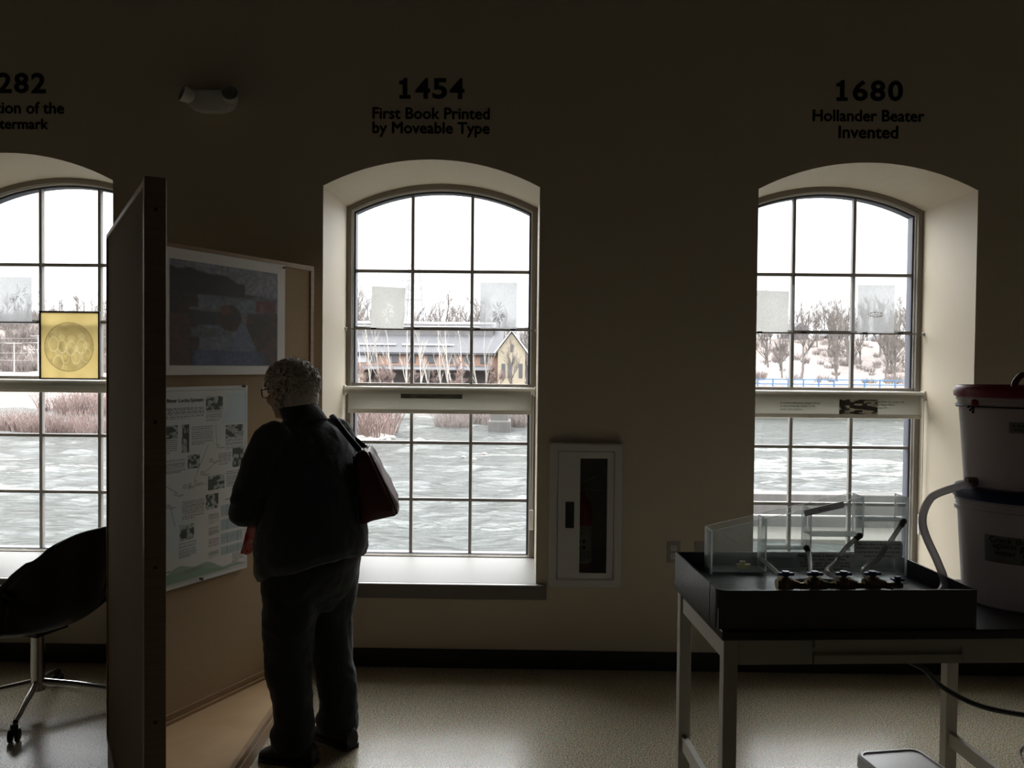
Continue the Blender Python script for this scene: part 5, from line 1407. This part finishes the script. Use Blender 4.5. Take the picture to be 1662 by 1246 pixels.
x = xat(832, 92); plant('bare_tree', TREES[3], x, 92, ground(x, 92)-.1, .86, 'dark bare tree in front of the cream gable house', 'tree', None, 1.0)
for k in range(12):
    px = 848+rt.random()*40; y = 118+rt.random()*12; x = xat(px, y)
    plant('bare_tree', TREES[k % 5], x, y, ground(x, y)-.1, rt.uniform(.75, 1.0), 'bare tree in the wood right of the cream gable house', 'tree', 'wood beside the gable house')
# left window: wooded rise
for k in range(46):
    px = -60+rt.random()*250; y = 112+rt.random()*55; x = xat(px, y)
    plant('bare_tree', TREES[k % 5], x, y, ground(x, y)-.2, rt.uniform(.45, .8), 'grey bare tree on the wooded rise seen through the left window', 'tree', 'trees on the wooded rise')
for k in range(110):
    px = -60+rt.random()*250; y = 107+rt.random()*48; x = xat(px, y)
    plant('brush_clump', BRUSH[k % 3], x, y, ground(x, y)-.1, rt.uniform(1.0, 1.9), 'grey brown brush on the wooded rise, left window', 'shrub', 'brush on the wooded rise')
# water-edge shrubs
for k in range(16):
    px = 10+rt.random()*165; y = 57+rt.random()*7; x = xat(px, y)
    plant('river_shrub', SHRUB[k % 3], x, y, WL-.05, rt.uniform(.75, 1.15), 'reddish shrub growing in the river, left window', 'shrub', 'river shrubs, left window')
for k in range(14):
    px = 80+rt.random()*110; y = 76+rt.random()*10; x = xat(px, y)
    plant('bank_shrub', SHRUB[k % 3], x, y, WL+.1, rt.uniform(.9, 1.5), 'reddish shrub on the far bank beyond the river shrubs, left window', 'shrub', 'far bank shrubs, left window')
for k in range(14):
    px = 556+rt.random()*62; y = 57.5+rt.random()*6; x = xat(px, y)
    plant('bank_shrub', SHRUB[k % 3], x, y, WL+.05, rt.uniform(1.1, 1.75), 'dense red shrub above the rocks at the left of the centre window', 'shrub', 'red shrubs above the rocks')
for k in range(22):
    px = 715+rt.random()*150; y = 66+rt.random()*12; x = xat(px, y)
    plant('bank_shrub', BRUSH[k % 3], x, y, WL, rt.uniform(.6, 1.15), 'grey brown shrub on the bank near the concrete pier', 'shrub', 'shrubs near the pier')
# river rocks
def rockmesh(seed):
    rng = random.Random(seed); bm = BM(); ball(bm, (0, 0, 0), 1, (1, .8, .5))
    for v in bm.verts: v.co *= 1+.35*mnoise.noise(v.co*1.6+Vector((seed, 0, 0)))
    me = bpy.data.meshes.new('river_rock'); bm.to_mesh(me); bm.free(); me.materials.append(M['rock']); return me
RK = [rockmesh(k) for k in range(4)]
for k in range(34):
    px = 566+rt.random()*72; Yw = 53.5+rt.random()*6.5; x = xat(px, Yw)
    plant('river_rock', RK[k % 4], x, Yw, WL+.05, rt.uniform(.14, .5), 'pale rock at the water edge, left of the centre window', 'rock', 'rocks at the water edge')
for (px, Y, s, lab) in ((681, 54.5, .42, 'pale flat rock alone in the river, centre window'), (659, 52, .36, 'dark rock at the tip of the rock spit'), (754, 45.5, .16, 'small white rock in mid river, centre window'), (771, 44.4, .17, 'small tan rock in mid river beside the window bar'), (788, 47, .22, 'low brown rock in mid river, right of centre')):
    x = xat(px, Y); plant('river_rock', RK[int(Y) % 4], x, Y, WL+.05, s, lab, 'rock', None)
o = BM(); 
for (a0, a1, y0_, y1_, zt) in ((540, 640, 54, 68, .22),):
    pts = [(xat(a0, y0_), y0_), (xat(a1-20, y0_), y0_-.5), (xat(a1, 58), 58), (xat(600, y1_), y1_), (xat(a0, y1_), y1_)]
    prism(o, pts, WL-.6, WL+zt*.3, 'z')
struct('ground_rock_spit', o, M['rock'])

# mill
MYY = 106.
def X_(px, Y=MYY): return at(px, 590, Y).x
def Z_(py, px=700, Y=MYY): return at(px, py, Y).z
ml = empty('mill_building', (X_(690), MYY, -2.2), 0, 'long brick mill with grey roof and snowy ridge across the river', 'building')
ox, oz = X_(690), -2.2
def part(name, bm, m, parent=ml, lab=None, sm=None):
    for v in bm.verts: v.co -= Vector((ox, MYY, oz))
    p = obj(name, bm, m, parent, sm)
    if lab: p['label'] = lab
    return p
xl, xr = X_(545), X_(812)
eave, ridge = Z_(572), Z_(533)
bm = BM(); box(bm, xl, xr, MYY, MYY+12, -2.6, eave); part('brick_wall', bm, M['brick'])
bm = BM(); prism(bm, [(MYY-.5, eave), (MYY+6, ridge), (MYY+12.5, eave), (MYY+12.5, eave-.25), (MYY+6, ridge-.3), (MYY-.5, eave-.25)], xl-.3, xr+.3, 'x'); part('slate_roof', bm, M['slate'])
bm = BM(); box(bm, xl, X_(800, 112), MYY+4.6, MYY+7.4, ridge-1.2, Z_(526, 700, 112)); part('roof_monitor', bm, M['grey_clad'])
bm = BM(); prism(bm, [(MYY+4.2, Z_(532, 700, 112)), (MYY+6, Z_(522, 700, 112)), (MYY+7.8, Z_(532, 700, 112))], xl, X_(805, 112), 'x'); part('snowy_ridge', bm, M['snow'], lab='snow-covered ridge roof')
bm = BM(); prism(bm, [(MYY-3.4, Z_(599)), (MYY+.1, Z_(593)), (MYY+.1, Z_(595)), (MYY-3.4, Z_(600.5))], xl, X_(800), 'x'); part('porch_roof', bm, M['slate'], lab='grey lean-to roof along the wall')
bm = BM(); box(bm, xl, X_(798), MYY-.02, MYY+.3, -2.6, Z_(596)); part('lower_wall', bm, M['grey_clad'])
for px in (588, 606, 640, 668, 700, 730, 760, 786):
    bm = BM(); box(bm, X_(px)-.5, X_(px)+.5, MYY-.08, MYY+.05, Z_(589), Z_(576)); part('mill_window', bm, M['dark'] if px != 588 else M['snow'])
for (a, b, c, d_) in ((577, 597, 600, 622),):
    bm = BM(); box(bm, X_(a), X_(b), MYY-3, MYY, Z_(d_+14), Z_(c-2)); part('cream_annex', bm, M['cream'], lab='small cream annex')
for (a, b) in ((650, 735), (580, 640)):
    bm = BM(); box(bm, X_(a), X_(b), MYY+1.2, MYY+1.5, eave+.9+.0, eave+1.15); part('snow_guard', bm, M['snow'])
# cream gable house
GYY = 101.
hx0, hx1 = at(808, 590, GYY).x, at(852, 590, GYY).x
gh = empty('gable_house', ((hx0+hx1)/2, GYY, -2.2), 0, 'cream brick gable house with snowy roof edge, right of the mill', 'building')
def gp(name, bm, m, lab=None):
    for v in bm.verts: v.co -= Vector(((hx0+hx1)/2, GYY, -2.2))
    p = obj(name, bm, m, gh); 
    if lab: p['label'] = lab
    return p
ze, zp = at(830, 569, GYY).z, at(830, 540, GYY).z; hm = (hx0+hx1)/2
bm = BM(); prism(bm, [(hx0, -2.6), (hx1, -2.6), (hx1, ze), (hm, zp), (hx0, ze)], GYY, GYY+9); gp('gable_wall', bm, M['cream'])
bm = BM()
prism(bm, [(hx0-.35, ze-.35), (hm, zp+.18), (hm, zp+.4), (hx0-.5, ze-.2)], GYY-.3, GYY+9.2); prism(bm, [(hx1+.35, ze-.35), (hm, zp+.18), (hm, zp+.4), (hx1+.5, ze-.2)], GYY-.3, GYY+9.2); gp('snowy_roof', bm, M['snow'])
for px in (817, 827, 845):
    xx_ = at(px, 600, GYY).x; bm = BM(); box(bm, xx_-.22, xx_+.22, GYY-.06, GYY+.05, at(px, 613, GYY).z, at(px, 590, GYY).z); gp('narrow_window', bm, M['dark'])
xx_ = at(831, 565, GYY).x; bm = BM(); box(bm, xx_-.18, xx_+.18, GYY-.06, GYY+.05, at(831, 571, GYY).z, at(831, 559, GYY).z); gp('attic_window', bm, M['dark'])
# transmission tower behind the mill
TY = 175.
tx = at(672, 500, TY).x; ztop = at(672, 430, TY).z; zb_ = ground(tx, TY)
tw = empty('transmission_tower', (tx, TY, zb_), 0, 'steel lattice transmission tower with two cross arms behind the mill', 'tower')
H = ztop-zb_; bm = BM()
wid = lambda z: .95+(1-z/H)*1.3
for sx_ in (-1, 1):
    for sy_ in (-1, 1): bar(bm, (sx_*wid(0), sy_*wid(0), 0), (sx_*wid(H), sy_*wid(H), H), .16)
z = 0.
while z < H-2:
    z2 = min(z+2.6, H)
    for sy_ in (-1, 1):
        bar(bm, (-wid(z), sy_*wid(z), z), (wid(z2), sy_*wid(z2), z2), .07); bar(bm, (wid(z), sy_*wid(z), z), (-wid(z2), sy_*wid(z2), z2), .07); bar(bm, (-wid(z2), sy_*wid(z2), z2), (wid(z2), sy_*wid(z2), z2), .08)
    z = z2
obj('lattice_mast', bm, M['lattice'], tw)
for py in (455, 470, 486):
    za_ = at(672, py, TY).z-zb_; bm = BM(); bar(bm, (-2.6, 0, za_), (2.6, 0, za_), .16)
    for s_ in (-1, 1): bar(bm, (s_*2.6, 0, za_), (s_*.9, 0, za_+1.0), .09); bar(bm, (s_*2.4, 0, za_), (s_*2.4, 0, za_-.9), .10)
    obj('cross_arm', bm, M['lattice'], tw)
# utility poles and wires through the left window
for (px, Y, lab, arms) in ((23, 100, 'pale utility pole with crossarm on the snow, left window', 1), (62, 99, 'utility pole with three crossarms left of the amber picture', 3)):
    x = xat(px, Y); zt = at(px, 555 if arms == 1 else 543, Y).z; zb_ = ground(x, Y)
    up = empty('utility_pole', (x, Y, zb_), 0, lab, 'utility pole'); h = zt-zb_
    bm = BM(); tube(bm, [(0, 0, -.2), (0, 0, h)], [.09, .07], 8); obj('pole', bm, M['pole'], up, 40)
    for q in range(arms): bm = BM(); bar(bm, (-.9, 0, h-.15-q*.8), (.9, 0, h-.15-q*.8), .08); obj('crossarm', bm, M['pole'], up)
for k, (ya, yb_) in enumerate(((536, 530), (543, 537), (560, 553), (571, 566))):
    a, b = at(-120, ya+4, 100), at(230, yb_, 99)
    pts = [a*(1-t)+b*t-Vector((0, 0, 1.0*4*t*(1-t))) for t in np.linspace(0, 1, 16)]
    o_ = BM(); tube(o_, [p-a for p in pts], .016, 4); w_ = obj('power_line', o_, M['pole']); w_.location = a
    tag(w_, 'pale power line strung across the wooded rise, %s of four' % ('topmost', 'second from the top', 'third from the top', 'lowest')[k], 'wire', None)
# houses on the crest, right window
for (p0, p1, py0, py1, lab) in ((1284, 1312, 523, 556, 'dark grey gabled house among the trees on the crest'), (1341, 1366, 532, 558, 'small grey house right of the dark gabled house'), (1424, 1462, 542, 556, 'long low pale house at the right of the crest')):
    Y = 119.; a, b = xat(p0, Y), xat(p1, Y); z0_, z1_ = at(p0, py1+6, Y).z-1.5, at(p0, py0, Y).z
    hs = empty('hill_house', ((a+b)/2, Y, z0_), 0, lab, 'house'); w = (b-a)/2; zev = z0_+(z1_-z0_)*.72
    bm = BM(); box(bm, -w, w, 0, 5, 0, zev-z0_); obj('house_wall', bm, M['house'] if p0 < 1400 else M['concrete_pale'], hs)
    bm = BM(); prism(bm, [(-w-.3, zev-z0_), (0, z1_-z0_), (w+.3, zev-z0_)], -.3, 5.3); obj('roof', bm, M['slate'], hs)
# retaining wall, blue railing on the right bank
bx0, bx1 = xat(1180, 84.5), xat(1560, 84.5)
bm = BM(); box(bm, bx0, bx1, 83.2, 84.6, WL-1, -.55, .05); o = struct('wall_canal_bank', bm, M['concrete_pale'])
rl_ = empty('blue_railing', (bx0, 84.2, -.5), 0, 'blue painted metal railing along the far canal wall, right window', 'railing')
n = int((bx1-bx0)/1.5)
for z in (.10, .5, .95):
    bm = BM(); bar(bm, (0, 0, z), (bx1-bx0, 0, z), .10); obj('rail', bm, M['blue'], rl_)
for k in range(n+1):
    bm = BM(); bar(bm, (k*1.5, 0, 0), (k*1.5, 0, 1.0), .12); obj('post', bm, M['blue'], rl_)
# concrete bridge pier, centre window
Y = 64.; a, b = xat(797, Y), xat(826, Y)
pr = empty('bridge_pier', ((a+b)/2, Y, WL-.5), 0, 'old concrete pier with rubble standing in the river, centre window right', 'pier')
w = (b-a)/2; bm = BM(); box(bm, -w, w, 0, 2.2, 0, at(815, 640, Y).z-WL+.9, .08); obj('shaft', bm, M['concrete'], pr)
bm = BM(); box(bm, -w*1.25, w*1.25, -.3, 2.5, 0, 1.3, .1); obj('footing', bm, M['concrete'], pr)
# concrete guard wall in the near river, right window
q0_, q1_ = atz(1190, 799, WL+1.15), atz(1640, 805, WL+1.15)
gd = empty('guard_wall', (q0_.x, q0_.y, WL-.5), math.atan2(q1_.y-q0_.y, q1_.x-q0_.x), 'stained concrete guard wall standing in the near river, right window', 'wall')
L_ = (q1_-q0_).length
bm = BM(); box(bm, 0, L_, -.0, .7, 0, 1.62, .02); obj('wall_block', bm, M['concrete'], gd)
bm = BM(); box(bm, 0, L_, -1.9, -.01, 0, .62, .02); obj('lower_ledge', bm, M['concrete_pale'], gd)
bm = BM(); tube(bm, [(0, -.55, 1.05), (L_, -.55, 1.05)], .035, 10)
obj('pipe_rail', bm, M['pole'], gd)
for k in range(6):
    bm = BM(); tube(bm, [(L_*(k+.5)/6, -.55, .6), (L_*(k+.5)/6, -.55, 1.05)], .03, 8); obj('rail_post', bm, M['pole'], gd)
